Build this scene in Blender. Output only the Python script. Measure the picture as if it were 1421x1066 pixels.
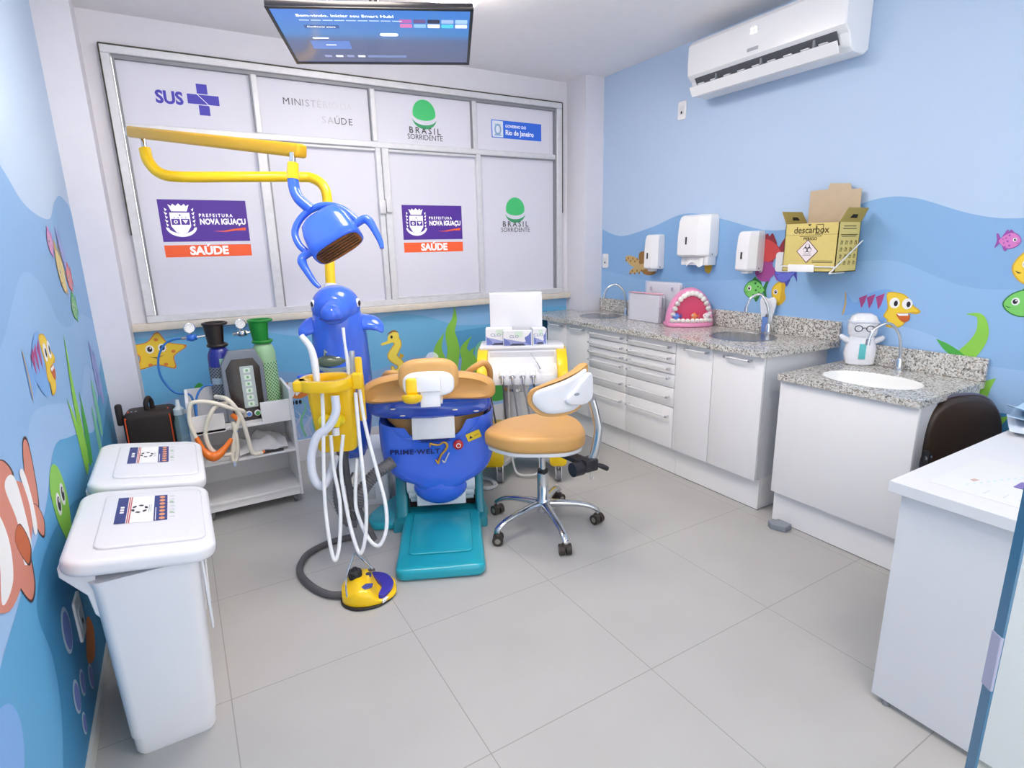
import bpy, bmesh, math, random
from mathutils import Vector, Matrix
from mathutils.geometry import tessellate_polygon

for _o in list(bpy.data.objects):
    bpy.data.objects.remove(_o, do_unlink=True)
scn = bpy.context.scene
COL = scn.collection
R = random.Random(11)
PI = math.pi
rad = math.radians

# ------------------------------------------------------------------ camera
F_PX, YAW, PITCH, ROLL, CAM_H = 777.8, .53, .2408, .0229, 1.44
_f = Vector((math.sin(YAW)*math.cos(PITCH), math.cos(YAW)*math.cos(PITCH), -math.sin(PITCH)))
_r = Vector((math.cos(YAW), -math.sin(YAW), 0))
_d = _f.cross(_r)
_r2 = _r*math.cos(ROLL)+_d*math.sin(ROLL)
_d2 = -_r*math.sin(ROLL)+_d*math.cos(ROLL)
cam_data = bpy.data.cameras.new('camera')
cam_data.sensor_fit = 'HORIZONTAL'
cam_data.sensor_width = 36
cam_data.lens = 36*F_PX/1421
cam_data.clip_start = .02
cam = bpy.data.objects.new('camera', cam_data)
COL.objects.link(cam)
cam.matrix_world = Matrix(((_r2.x, -_d2.x, -_f.x, 0), (_r2.y, -_d2.y, -_f.y, 0), (_r2.z, -_d2.z, -_f.z, CAM_H), (0, 0, 0, 1)))
scn.camera = cam

# ------------------------------------------------------------------ world, exposure
world = bpy.data.worlds.new('daylight')
scn.world = world
world.use_nodes = True
_bg = world.node_tree.nodes['Background']
_bg.inputs[0].default_value = (1, .97, .94, 1)
_bg.inputs[1].default_value = 1.15
scn.view_settings.view_transform = 'Standard'
scn.view_settings.look = 'None'
scn.view_settings.exposure = .84
scn.view_settings.gamma = 1
scn.view_settings.use_curve_mapping = False
LAMP = 14.0            # brightness of the ceiling light diffusers
FILM = .08             # daylight coming through the window film

# ------------------------------------------------------------------ room numbers
XL, XR, YB, ZC, YF = -.41, 3.09, 3.99, 2.70, -1.1

# ------------------------------------------------------------------ materials
def lin(h):
    if isinstance(h, str):
        c = [int(h[i:i+2], 16)/255 for i in (0, 2, 4)]
    else:
        c = h
    return tuple(x/12.92 if x <= .04045 else ((x+.055)/1.055)**2.4 for x in c)+(1,)

_mats = {}
def M(name, hexc='ffffff', rough=.5, metal=0, coat=0, emit=0, alpha=1, trans=0, var=.03, scale=14, bump=0, spec=.5, ior=1.45):
    if name in _mats:
        return _mats[name]
    m = bpy.data.materials.new(name)
    m.use_nodes = True
    nt = m.node_tree
    b = nt.nodes['Principled BSDF']
    c = lin(hexc)
    tc = nt.nodes.new('ShaderNodeTexCoord')
    nz = nt.nodes.new('ShaderNodeTexNoise')
    nz.inputs['Scale'].default_value = scale
    nt.links.new(tc.outputs['Object'], nz.inputs['Vector'])
    mx = nt.nodes.new('ShaderNodeMix')
    mx.data_type = 'RGBA'
    mx.inputs[6].default_value = tuple(x*(1-var) for x in c[:3])+(1,)
    mx.inputs[7].default_value = tuple(min(1, x*(1+var)) for x in c[:3])+(1,)
    nt.links.new(nz.outputs['Fac'], mx.inputs[0])
    nt.links.new(mx.outputs[2], b.inputs['Base Color'])
    b.inputs['Roughness'].default_value = rough
    b.inputs['Metallic'].default_value = metal
    b.inputs['Coat Weight'].default_value = coat
    b.inputs['Coat Roughness'].default_value = .06
    b.inputs['Transmission Weight'].default_value = trans
    b.inputs['IOR'].default_value = ior
    b.inputs['Specular IOR Level'].default_value = spec
    b.inputs['Alpha'].default_value = alpha
    if emit:
        b.inputs['Emission Color'].default_value = c
        b.inputs['Emission Strength'].default_value = emit
    if bump:
        bp = nt.nodes.new('ShaderNodeBump')
        bp.inputs['Strength'].default_value = bump
        bp.inputs['Distance'].default_value = .002
        nt.links.new(nz.outputs['Fac'], bp.inputs['Height'])
        nt.links.new(bp.outputs[0], b.inputs['Normal'])
    _mats[name] = m
    return m

def granite():
    m = bpy.data.materials.new('speckled grey granite')
    m.use_nodes = True
    nt = m.node_tree
    b = nt.nodes['Principled BSDF']
    tc = nt.nodes.new('ShaderNodeTexCoord')
    v = nt.nodes.new('ShaderNodeTexVoronoi')
    v.inputs['Scale'].default_value = 150
    n = nt.nodes.new('ShaderNodeTexNoise')
    n.inputs['Scale'].default_value = 60
    n.inputs['Detail'].default_value = 4
    nt.links.new(tc.outputs['Object'], v.inputs['Vector'])
    nt.links.new(tc.outputs['Object'], n.inputs['Vector'])
    sp = nt.nodes.new('ShaderNodeSeparateColor')
    nt.links.new(v.outputs['Color'], sp.inputs[0])
    ad = nt.nodes.new('ShaderNodeMath')
    ad.operation = 'MULTIPLY_ADD'
    ad.inputs[1].default_value = .5
    nt.links.new(n.outputs['Fac'], ad.inputs[0])
    ml = nt.nodes.new('ShaderNodeMath')
    ml.operation = 'MULTIPLY'
    ml.inputs[1].default_value = .75
    nt.links.new(sp.outputs[0], ml.inputs[0])
    nt.links.new(ml.outputs[0], ad.inputs[2])
    r = nt.nodes.new('ShaderNodeValToRGB')
    cr = r.color_ramp
    cr.interpolation = 'CONSTANT'
    cr.elements[0].color = lin('565554')
    cr.elements[1].position = .25
    cr.elements[1].color = lin('77736c')
    for p, h in ((.36, 'a8a5a0'), (.48, 'c9c7c2'), (.66, 'dddbd7'), (.90, 'a99f92')):
        e = cr.elements.new(p)
        e.color = lin(h)
    nt.links.new(ad.outputs[0], r.inputs[0])
    nt.links.new(r.outputs[0], b.inputs['Base Color'])
    b.inputs['Roughness'].default_value = .16
    return m

def tile_floor():
    m = bpy.data.materials.new('pale grey floor tiles')
    m.use_nodes = True
    nt = m.node_tree
    b = nt.nodes['Principled BSDF']
    tc = nt.nodes.new('ShaderNodeTexCoord')
    sx = nt.nodes.new('ShaderNodeSeparateXYZ')
    nt.links.new(tc.outputs['Object'], sx.inputs[0])
    def line(out, off, t=.635, w=.0016):
        a = nt.nodes.new('ShaderNodeMath'); a.operation = 'SUBTRACT'; a.inputs[1].default_value = off-20*t-t/2
        nt.links.new(out, a.inputs[0])
        d = nt.nodes.new('ShaderNodeMath'); d.operation = 'FLOORED_MODULO'; d.inputs[1].default_value = t
        nt.links.new(a.outputs[0], d.inputs[0])
        e = nt.nodes.new('ShaderNodeMath'); e.operation = 'SUBTRACT'; e.inputs[1].default_value = t/2
        nt.links.new(d.outputs[0], e.inputs[0])
        g = nt.nodes.new('ShaderNodeMath'); g.operation = 'ABSOLUTE'
        nt.links.new(e.outputs[0], g.inputs[0])
        h = nt.nodes.new('ShaderNodeMath'); h.operation = 'LESS_THAN'; h.inputs[1].default_value = w
        nt.links.new(g.outputs[0], h.inputs[0])
        return h.outputs[0]
    mx = nt.nodes.new('ShaderNodeMath'); mx.operation = 'MAXIMUM'
    nt.links.new(line(sx.outputs[0], .601), mx.inputs[0])
    nt.links.new(line(sx.outputs[1], 1.195), mx.inputs[1])
    n = nt.nodes.new('ShaderNodeTexNoise'); n.inputs['Scale'].default_value = 3.5; n.inputs['Detail'].default_value = 6
    nt.links.new(tc.outputs['Object'], n.inputs['Vector'])
    c1 = nt.nodes.new('ShaderNodeMix'); c1.data_type = 'RGBA'
    c1.inputs[6].default_value = lin('b0aeac'); c1.inputs[7].default_value = lin('bcbbb9')
    nt.links.new(n.outputs['Fac'], c1.inputs[0])
    c2 = nt.nodes.new('ShaderNodeMix'); c2.data_type = 'RGBA'
    c2.inputs[7].default_value = lin('979490')
    nt.links.new(mx.outputs[0], c2.inputs[0]); nt.links.new(c1.outputs[2], c2.inputs[6])
    nt.links.new(c2.outputs[2], b.inputs['Base Color'])
    b.inputs['Roughness'].default_value = .33
    b.inputs['Specular IOR Level'].default_value = .4
    return m

def net_mat(name, base, net, s=60):
    m = bpy.data.materials.new(name)
    m.use_nodes = True
    nt = m.node_tree
    b = nt.nodes['Principled BSDF']
    tc = nt.nodes.new('ShaderNodeTexCoord')
    outs = []
    for k in (1, -1):
        mp = nt.nodes.new('ShaderNodeMapping')
        mp.inputs['Rotation'].default_value = (0, k*rad(40), 0)
        nt.links.new(tc.outputs['Object'], mp.inputs[0])
        w = nt.nodes.new('ShaderNodeTexWave')
        w.inputs['Scale'].default_value = s
        w.inputs['Distortion'].default_value = .6
        nt.links.new(mp.outputs[0], w.inputs['Vector'])
        outs.append(w.outputs['Fac'])
    mx = nt.nodes.new('ShaderNodeMath'); mx.operation = 'MAXIMUM'
    nt.links.new(outs[0], mx.inputs[0]); nt.links.new(outs[1], mx.inputs[1])
    r = nt.nodes.new('ShaderNodeValToRGB')
    r.color_ramp.elements[0].position = .72; r.color_ramp.elements[0].color = lin(base)
    r.color_ramp.elements[1].position = .9; r.color_ramp.elements[1].color = lin(net)
    nt.links.new(mx.outputs[0], r.inputs[0])
    nt.links.new(r.outputs[0], b.inputs['Base Color'])
    b.inputs['Roughness'].default_value = .5
    return m

def clear_mat(name, hexc, alpha, rough=.05):
    """a thin clear sheet: part see-through, part glossy"""
    m = bpy.data.materials.new(name)
    m.use_nodes = True
    nt = m.node_tree
    b = nt.nodes['Principled BSDF']
    b.inputs['Base Color'].default_value = lin(hexc)
    b.inputs['Roughness'].default_value = rough
    b.inputs['Alpha'].default_value = alpha
    _mats[name] = m
    return m

# ------------------------------------------------------------------ 2D helpers
def se(a, b, n=2.0, N=40, cx=0, cy=0):
    p = []
    for i in range(N):
        t = 2*PI*i/N
        c, s = math.cos(t), math.sin(t)
        p.append((cx+a*math.copysign(abs(c)**(2/n), c), cy+b*math.copysign(abs(s)**(2/n), s)))
    return p

def rrect(w, h, r, n=6, cx=0, cy=0):
    p = []
    for (sx, sy, a0) in ((1, 1, 0), (-1, 1, 90), (-1, -1, 180), (1, -1, 270)):
        for i in range(n+1):
            a = rad(a0+90*i/n)
            p.append((cx+sx*(w/2-r)+r*math.cos(a), cy+sy*(h/2-r)+r*math.sin(a)))
    return p

def spline(pts, sub=6, closed=False):
    pts = [Vector(p) for p in pts]
    n = len(pts)
    if n < 3 and not closed:
        return pts
    out = []
    last = n if closed else n-1
    for i in range(last):
        if closed:
            p0, p1, p2, p3 = pts[(i-1) % n], pts[i], pts[(i+1) % n], pts[(i+2) % n]
        else:
            p1, p2 = pts[i], pts[i+1]
            p0 = pts[i-1] if i > 0 else p1*2-p2
            p3 = pts[i+2] if i+2 < n else p2*2-p1
        for k in range(sub):
            t = k/sub
            out.append(.5*((2*p1)+(p2-p0)*t+(2*p0-5*p1+4*p2-p3)*t*t+(3*p1-p0-3*p2+p3)*t**3))
    if not closed:
        out.append(pts[-1])
    return out

def sp2(pts, sub=6):
    return [(v.x, v.y) for v in spline([(x, y, 0) for x, y in pts], sub, True)]

def inset(poly, d):
    n = len(poly)
    ar = sum(poly[i][0]*poly[(i+1) % n][1]-poly[(i+1) % n][0]*poly[i][1] for i in range(n))
    sg = 1 if ar > 0 else -1
    out = []
    for i in range(n):
        a, b, c = poly[i-1], poly[i], poly[(i+1) % n]
        e1 = Vector((b[0]-a[0], b[1]-a[1])); e2 = Vector((c[0]-b[0], c[1]-b[1]))
        if e1.length < 1e-9: e1 = e2
        if e2.length < 1e-9: e2 = e1
        e1.normalize(); e2.normalize()
        t = e1+e2
        if t.length < 1e-6: t = e1
        t.normalize()
        nn = Vector((-t.y, t.x))*sg
        k = max(.5, nn.dot(Vector((-e1.y, e1.x))*sg))
        out.append((b[0]+nn.x*d/k, b[1]+nn.y*d/k))
    return out

def frame(o, x, y, z=None):
    x = Vector(x).normalized(); y = Vector(y).normalized()
    z = Vector(z).normalized() if z is not None else x.cross(y)
    return Matrix(((x.x, y.x, z.x, o[0]), (x.y, y.y, z.y, o[1]), (x.z, y.z, z.z, o[2]), (0, 0, 0, 1)))

def TR(x, y, z, rz=0):
    return Matrix.Translation((x, y, z)) @ Matrix.Rotation(rz, 4, 'Z')

RX = lambda a: Matrix.Rotation(a, 4, 'X')
RY = lambda a: Matrix.Rotation(a, 4, 'Y')
RZ = lambda a: Matrix.Rotation(a, 4, 'Z')
T = lambda x, y, z: Matrix.Translation((x, y, z))

# ------------------------------------------------------------------ objects and tags
WM = {}
def tag(o, label=None, cat=None, group=None, kind=None):
    if label: o['label'] = label
    if cat: o['category'] = cat
    if group: o['group'] = group
    if kind: o['kind'] = kind
    return o

def thing(name, label, cat, loc=(0, 0, 0), rz=0, group=None):
    o = bpy.data.objects.new(name, None)
    COL.objects.link(o)
    o.empty_display_size = .1
    o.location = loc
    o.rotation_euler = (0, 0, rz)
    WM[o.name] = TR(loc[0], loc[1], loc[2], rz)
    return tag(o, label, cat, group)

class MB:
    """collects shapes; build() links them as ONE mesh object"""
    def __init__(s, X=None):
        s.v = []; s.f = []; s.m = []; s.mats = []
        s.X = X if X is not None else Matrix.Identity(4)
    def mi(s, mat):
        if mat not in s.mats: s.mats.append(mat)
        return s.mats.index(mat)
    def add(s, vs, fs, mat, X=None):
        k = s.mi(mat); off = len(s.v)
        A = s.X @ X if X is not None else s.X
        s.v += [A @ Vector(v) for v in vs]
        s.f += [tuple(i+off for i in f) for f in fs]
        s.m += [k]*len(fs)
        return s
    def addbm(s, bm, mat, X=None):
        bm.verts.index_update()
        s.add([v.co.copy() for v in bm.verts], [[v.index for v in f.verts] for f in bm.faces], mat, X)
        bm.free()
        return s
    def box(s, x0, x1, y0, y1, z0, z1, mat, bev=0, seg=2, X=None):
        bm = bmesh.new()
        bmesh.ops.create_cube(bm, size=1)
        for v in bm.verts:
            v.co = Vector((x0 if v.co.x < 0 else x1, y0 if v.co.y < 0 else y1, z0 if v.co.z < 0 else z1))
        if bev:
            bmesh.ops.bevel(bm, geom=bm.edges[:], offset=bev, segments=seg, profile=.5, affect='EDGES')
        return s.addbm(bm, mat, X)
    def cyl(s, p0, p1, r0, mat, r1=None, n=24, X=None, cap=True):
        r1 = r0 if r1 is None else r1
        p0 = Vector(p0); p1 = Vector(p1); d = (p1-p0).normalized()
        u = d.orthogonal().normalized(); w = d.cross(u)
        vs = []
        for p, r in ((p0, r0), (p1, r1)):
            vs += [p+(u*math.cos(2*PI*i/n)+w*math.sin(2*PI*i/n))*r for i in range(n)]
        fs = [(i, (i+1) % n, n+(i+1) % n, n+i) for i in range(n)]
        if cap: fs += [tuple(range(n))[::-1], tuple(range(n, 2*n))]
        return s.add(vs, fs, mat, X)
    def tube(s, pts, r, mat, n=10, sub=6, closed=False, X=None, flat=1.0, smooth=True):
        P = spline(pts, sub, closed) if smooth else [Vector(p) for p in pts]
        k = len(P)
        if isinstance(r, (list, tuple)):
            rr = []
            m = len(r)-1
            for i in range(k):
                t = i/(k-1)*m; j = min(int(t), m-1)
                rr.append(r[j]+(r[j+1]-r[j])*(t-j))
        else:
            rr = [r]*k
        tan = []
        for i in range(k):
            a = P[i-1] if (i > 0 or closed) else P[i]
            b = P[(i+1) % k] if (i < k-1 or closed) else P[i]
            t = (b-a)
            tan.append(t.normalized() if t.length > 1e-9 else Vector((0, 0, 1)))
        u = tan[0].orthogonal().normalized()
        vs = []; fs = []
        for i in range(k):
            u = (u-tan[i]*u.dot(tan[i]))
            u = u.normalized() if u.length > 1e-6 else tan[i].orthogonal().normalized()
            w = tan[i].cross(u)
            vs += [P[i]+(u*math.cos(2*PI*j/n)+w*math.sin(2*PI*j/n)*flat)*rr[i] for j in range(n)]
        for i in range(k if closed else k-1):
            a = i*n; b = ((i+1) % k)*n
            fs += [(a+j, a+(j+1) % n, b+(j+1) % n, b+j) for j in range(n)]
        if not closed:
            fs += [tuple(range(n))[::-1], tuple(range((k-1)*n, k*n))]
        return s.add(vs, fs, mat, X)
    def lathe(s, prof, mat, n=32, X=None):
        vs = []; fs = []
        for r, z in prof:
            vs += [(r*math.cos(2*PI*i/n), r*math.sin(2*PI*i/n), z) for i in range(n)]
        for k in range(len(prof)-1):
            a = k*n; b = a+n
            fs += [(a+i, a+(i+1) % n, b+(i+1) % n, b+i) for i in range(n)]
        if prof[0][0] > 1e-5: fs.append(tuple(range(n))[::-1])
        if prof[-1][0] > 1e-5: fs.append(tuple(range((len(prof)-1)*n, len(prof)*n)))
        return s.add(vs, fs, mat, X)
    def loft(s, rings, mat, cap=True, X=None, closed=True):
        n = len(rings[0]); vs = []; fs = []
        for r in rings: vs += [Vector(p) for p in r]
        for k in range(len(rings)-1):
            a = k*n; b = a+n
            for i in range(n if closed else n-1):
                fs.append((a+i, a+(i+1) % n, b+(i+1) % n, b+i))
        if cap and closed:
            fs += [tuple(range(n))[::-1], tuple(range((len(rings)-1)*n, len(rings)*n))]
        return s.add(vs, fs, mat, X)
    def flat(s, poly, mat, X=None, z=0):
        p = [Vector((a, b, z)) for a, b in poly]
        return s.add(p, [tuple(t) for t in tessellate_polygon([p])], mat, X)
    def prism(s, poly, z0, z1, mat, X=None, bev=0, seg=3):
        p = [Vector((a, b, 0)) for a, b in poly]
        n = len(p)
        if bev:
            layers = []
            for i in range(seg+1):
                a = PI/2*i/seg
                layers.append((bev*(1-math.sin(a)), z0+bev*(1-math.cos(a))))
            layers += [(d, z1-(z-z0)) for d, z in reversed(layers)]
        else:
            layers = [(0, z0), (0, z1)]
        vs = []; fs = []
        for d, z in layers:
            q = inset(poly, d) if d > 1e-7 else poly
            vs += [Vector((a, b, z)) for a, b in q]
        for k in range(len(layers)-1):
            a = k*n; b = a+n
            fs += [(a+i, a+(i+1) % n, b+(i+1) % n, b+i) for i in range(n)]
        tri = tessellate_polygon([p])
        o = (len(layers)-1)*n
        fs += [tuple(t[::-1]) for t in tri] + [tuple(i+o for i in t) for t in tri]
        return s.add(vs, fs, mat, X)
    def ell(s, c, r, mat, X=None, nu=24, nv=14, rot=None):
        if not hasattr(r, '__len__'): r = (r, r, r)
        vs = []; fs = []
        for j in range(nv+1):
            a = PI*j/nv-PI/2
            for i in range(nu):
                b = 2*PI*i/nu
                v = Vector((r[0]*math.cos(a)*math.cos(b), r[1]*math.cos(a)*math.sin(b), r[2]*math.sin(a)))
                if rot is not None: v = rot @ v
                vs.append(v+Vector(c))
        for j in range(nv):
            for i in range(nu):
                fs.append((j*nu+i, j*nu+(i+1) % nu, (j+1)*nu+(i+1) % nu, (j+1)*nu+i))
        return s.add(vs, fs, mat, X)
    def sheet(s, grid, th, mat, X=None):
        """a curved sheet with thickness from a grid of points (rows of equal length)"""
        nr, nc = len(grid), len(grid[0])
        G = [[Vector(p) for p in row] for row in grid]
        N = []
        for i in range(nr):
            row = []
            for j in range(nc):
                a = G[min(i+1, nr-1)][j]-G[max(i-1, 0)][j]
                b = G[i][min(j+1, nc-1)]-G[i][max(j-1, 0)]
                c = a.cross(b)
                row.append(c.normalized() if c.length > 1e-12 else Vector((0, 0, 1)))
            N.append(row)
        top = [G[i][j]+N[i][j]*th/2 for i in range(nr) for j in range(nc)]
        bot = [G[i][j]-N[i][j]*th/2 for i in range(nr) for j in range(nc)]
        o = nr*nc; fs = []
        for i in range(nr-1):
            for j in range(nc-1):
                a, b, c, d = i*nc+j, i*nc+j+1, (i+1)*nc+j+1, (i+1)*nc+j
                fs += [(a, b, c, d), (o+d, o+c, o+b, o+a)]
        edge = [j for j in range(nc)]+[i*nc+nc-1 for i in range(1, nr)]+[(nr-1)*nc+j for j in range(nc-2, -1, -1)]+[i*nc for i in range(nr-2, 0, -1)]
        for k in range(len(edge)):
            a, b = edge[k], edge[(k+1) % len(edge)]
            fs.append((a, o+a, o+b, b))
        return s.add(top+bot, fs, mat, X)
    def text(s, txt, size, mat, X=None, align='CENTER', sx=1.0, bold=0.0, z=0, spacing=1.0):
        cu = bpy.data.curves.new('lettering', 'FONT')
        cu.body = txt; cu.size = size; cu.align_x = align; cu.align_y = 'CENTER'
        cu.offset = bold; cu.space_character = spacing; cu.resolution_u = 3
        ob = bpy.data.objects.new('lettering', cu)
        COL.objects.link(ob)
        bpy.context.view_layer.update()
        dg = bpy.context.evaluated_depsgraph_get()
        me = bpy.data.meshes.new_from_object(ob.evaluated_get(dg))
        vs = [Vector((v.co.x*sx, v.co.y, z)) for v in me.vertices]
        fs = [tuple(p.vertices) for p in me.polygons]
        bpy.data.objects.remove(ob, do_unlink=True)
        bpy.data.curves.remove(cu)
        bpy.data.meshes.remove(me)
        return s.add(vs, fs, mat, X)
    def text_map(s, txt, size, mat, fn, sx=1.0, bold=0.0, spacing=1.0):
        n0 = len(s.v); X0 = s.X
        s.X = Matrix.Identity(4)
        s.text(txt, size, mat, None, 'CENTER', sx, bold, 0, spacing)
        for i in range(n0, len(s.v)): s.v[i] = X0 @ fn(s.v[i].x, s.v[i].y)
        s.X = X0
        return s
    def build(s, name, parent=None, loc=None, smooth=40, raw=False, kind=None, label=None, sub=0):
        me = bpy.data.meshes.new(name)
        vs = s.v
        if parent is not None and not raw:
            inv = WM[parent.name].inverted()
            vs = [inv @ v for v in vs]
        elif parent is None and loc is not None:
            L = Vector(loc)
            vs = [v-L for v in vs]
        me.from_pydata([tuple(v) for v in vs], [], s.f)
        for m in s.mats: me.materials.append(m)
        me.polygons.foreach_set('material_index', s.m)
        bm = bmesh.new(); bm.from_mesh(me)
        bmesh.ops.recalc_face_normals(bm, faces=bm.faces[:])
        bm.to_mesh(me); bm.free()
        me.polygons.foreach_set('use_smooth', [True]*len(me.polygons))
        me.set_sharp_from_angle(angle=rad(smooth))
        me.update()
        o = bpy.data.objects.new(name, me)
        COL.objects.link(o)
        if parent is not None:
            o.parent = parent
            WM[o.name] = WM[parent.name]
        else:
            if loc is not None: o.location = loc
            WM[o.name] = T(*(loc if loc is not None else (0, 0, 0)))
        if sub:
            md = o.modifiers.new('smooth', 'SUBSURF'); md.levels = sub; md.render_levels = sub
        if kind: o['kind'] = kind
        if label: o['label'] = label
        return o

def kids(o):
    return [c for c in bpy.data.objects if c.parent == o]
def copy_tree(o, loc, rz=0, label=None):
    c = o.copy(); COL.objects.link(c); c.location = loc; c.rotation_euler = (0, 0, rz)
    WM[c.name] = TR(loc[0], loc[1], loc[2], rz)
    if label: c['label'] = label
    def rec(a, b):
        for ch in kids(a):
            d = ch.copy(); COL.objects.link(d); d.parent = b
            rec(ch, d)
    rec(o, c)
    return c

def at(X, Y, Z):
    return (X, Y, Z)
# ================================================================== SETTING
white_paint = M('white wall paint', 'dfdfe8', .6)
ceil_paint = M('white ceiling paint', 'f4f4f8', .7)
sky0 = M('mural pale blue', 'b9cfea', .55, var=.02, scale=3)
sea1 = M('mural sky blue', '88b3e0', .55, var=.02, scale=3)
sea2 = M('mural bright blue', '93bce7', .55, var=.02, scale=3)
sea3 = M('mural soft blue', 'a1c5ee', .55, var=.02, scale=3)
deep = M('mural teal blue', '4590bd', .55, var=.03, scale=3)
mid = M('mural sea blue', '5fa9d8', .55, var=.03, scale=3)
K = lambda n, h: M('print '+n, h, .55, var=.01)
ORANGE, YEL, LIME, GRN, DGRN = K('orange', 'e0813c'), K('yellow', 'f2cf3e'), K('lime', '8fd04f'), K('leaf green', '4fb04c'), K('dark green', '2f7a3a')
RED, PINK, PURP, BLUV, WHT, BLK = K('red', 'd24a4e'), K('pink', 'd77fc4'), K('purple', '9a4fa8'), K('violet blue', '6c74d6'), K('white', 'f4f4f4'), K('black', '23202a')
BRN, TANP, PALEG, SALMON, LBLU = K('brown', 'a0743c'), K('sand', 'c9ab72'), K('pale green', '83cfae'), K('salmon', 'd98a76'), K('light blue', '7fb0ea')
DOR = K('dark orange', 'c9622c')
GOLD = K('gold', 'd9ac33')
LV = .0004

floor = MB().box(XL-.1, XR+.1, YF, YB+.1, -.06, 0, tile_floor()).build('floor', kind='structure')
ceiling = MB().box(XL-.1, XR+.1, YF, YB+.2, ZC, ZC+.08, ceil_paint).build('ceiling', kind='structure')

FL = frame((XL, 0, 0), (0, 1, 0), (0, 0, 1))
FR = frame((XR, 0, 0), (0, -1, 0), (0, 0, 1))
FB = frame((0, YB, 0), (1, 0, 0), (0, 0, 1))

def blob(mb, F, pts, mat, k, sub=6, closed=True):
    p = sp2(pts, sub) if sub > 1 else pts
    mb.flat(p, mat, F, k*LV)

def wave(mb, F, pts, zb, mat, k, sub=8):
    v = [(q.x, q.y) for q in spline([(a, b, 0) for a, b in pts], sub)]
    mb.flat(v+[(v[-1][0], zb), (v[0][0], zb)], mat, F, k*LV)

def eye(mb, F, x, y, r, k, look=(0, 0)):
    mb.flat(se(r, r*1.15, 2, 18, x, y), WHT, F, k*LV)
    mb.flat(se(r*.6, r*.75, 2, 16, x+look[0]*r, y+look[1]*r), BLK, F, (k+1)*LV)
    mb.flat(se(r*.2, r*.25, 2, 10, x+look[0]*r+r*.2, y+look[1]*r+r*.3), WHT, F, (k+2)*LV)

_lay = [0]
def fish(mb, F, cx, cy, L, H, body, fin, flip=1, k=5, spots=None, stripes=None, rot=0):
    """cartoon fish, head to the left (flip=-1: to the right)"""
    ca, sa = math.cos(rot), math.sin(rot)
    _lay[0] += 1; k = k+_lay[0]*.03
    def P(pts):
        return [(cx+flip*(x*ca-y*sa)*L, cy+(x*sa+y*ca)*L) for x, y in pts]
    h = H/L
    blob(mb, F, P([(.30, 0), (.44, .1+.3*h), (.52, .4*h), (.46, 0), (.52, -.4*h), (.44, -.1-.2*h)]), fin, k)
    blob(mb, F, P([(-.2, .42*h), (-.05, .66*h), (.02, .56*h), (.1, .66*h), (.18, .5*h), (.25, .25*h), (0, .3*h)]), fin, k)
    blob(mb, F, P([(-.05, -.4*h), (.05, -.62*h), (.14, -.5*h), (.2, -.25*h), (0, -.2*h)]), fin, k)
    out = [(-.5, -.02), (-.36, .3*h), (-.1, .46*h), (.15, .34*h), (.36, .06*h), (.36, -.06*h), (.15, -.32*h), (-.1, -.44*h), (-.36, -.32*h)]
    blob(mb, F, P([(x*1.05-.005, y*1.08) for x, y in out]), fin, k+1)
    blob(mb, F, P(out), body, k+2)
    if stripes:
        for sx_ in stripes:
            blob(mb, F, P([(sx_-.045, .38*h), (sx_+.05, .34*h), (sx_+.03, -.33*h), (sx_-.05, -.37*h)]), WHT, k+3)
    if spots is not None:
        for (x, y, r) in ((-.02, .2, .05), (.1, .1, .04), (.02, -.02, .05), (.16, -.08, .035), (-.08, -.18, .05), (.08, -.22, .035), (.22, .06, .03)):
            mb.flat(P(se(r, r*.9, 2, 12, x, y*h*1.6)), spots, F, (k+3)*LV)
    ex, ey = P([(-.27, .06*h)])[0]
    eye(mb, F, ex, ey, .085*L*min(1, h*1.6), k+4, (-.1*flip, 0))
    blob(mb, F, P([(-.46, -.1*h), (-.4, -.17*h), (-.34, -.16*h), (-.4, -.14*h)]), BLK, k+4)

def crescent_weed(mb, F, pts, w, mat, k, e=2.2):
    """a leaf blade following pts, tapering to the tip"""
    _lay[0] += 1; k = k+_lay[0]*.015
    v = spline([(x, y, 0) for x, y in pts], 8)
    n = len(v); a = []; b = []
    for i, p in enumerate(v):
        t = (v[min(i+1, n-1)]-v[max(i-1, 0)]).normalized()
        ww = w*(.75+.25*math.sin(PI*i/(n-1)))*(1-(i/(n-1))**e)+.001
        a.append((p.x-t.y*ww, p.y+t.x*ww)); b.append((p.x+t.y*ww, p.y-t.x*ww))
    mb.flat(a+b[::-1], mat, F, k*LV)

# ---- left wall with its mural
wl = MB().box(XL-.1, XL, YF, 3.74, 0, ZC, sky0)
wave(wl, FL, [(YF, 1.9), (0, 1.95), (1.2, 1.98), (1.9, 1.86), (2.36, 1.714), (2.61, 1.616), (3.02, 1.59), (3.25, 1.672), (3.46, 1.717), (3.69, 1.69), (3.74, 1.655)], .05, sea1, 1)
wave(wl, FL, [(YF, 1.2), (1.5, 1.15), (1.9, 1.22), (2.32, 1.39), (2.6, 1.335), (2.75, 1.2), (3.0, 1.15), (3.3, 1.18), (3.74, 1.1)], .05, sea2, 2)
wave(wl, FL, [(YF, .9), (1.4, .9), (1.84, .92), (2.05, 1.0), (2.4, .95), (2.83, .86), (3.2, .95), (3.52, .8), (3.74, .9)], .05, sea3, 3)
wave(wl, FL, [(YF, .55), (1.0, .62), (1.43, .66), (1.69, .705), (1.95, .745), (2.22, .845), (2.47, .807), (2.77, .743), (3.0, .68), (3.19, .70), (3.5, .82), (3.74, .90)], .05, mid, 4)
wave(wl, FL, [(1.3, .05), (1.6, .25), (1.68, .42), (1.66, .6), (1.9, .66), (2.3, .62), (2.8, .5), (3.3, .6), (3.74, .7)], .05, deep, 5)
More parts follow.
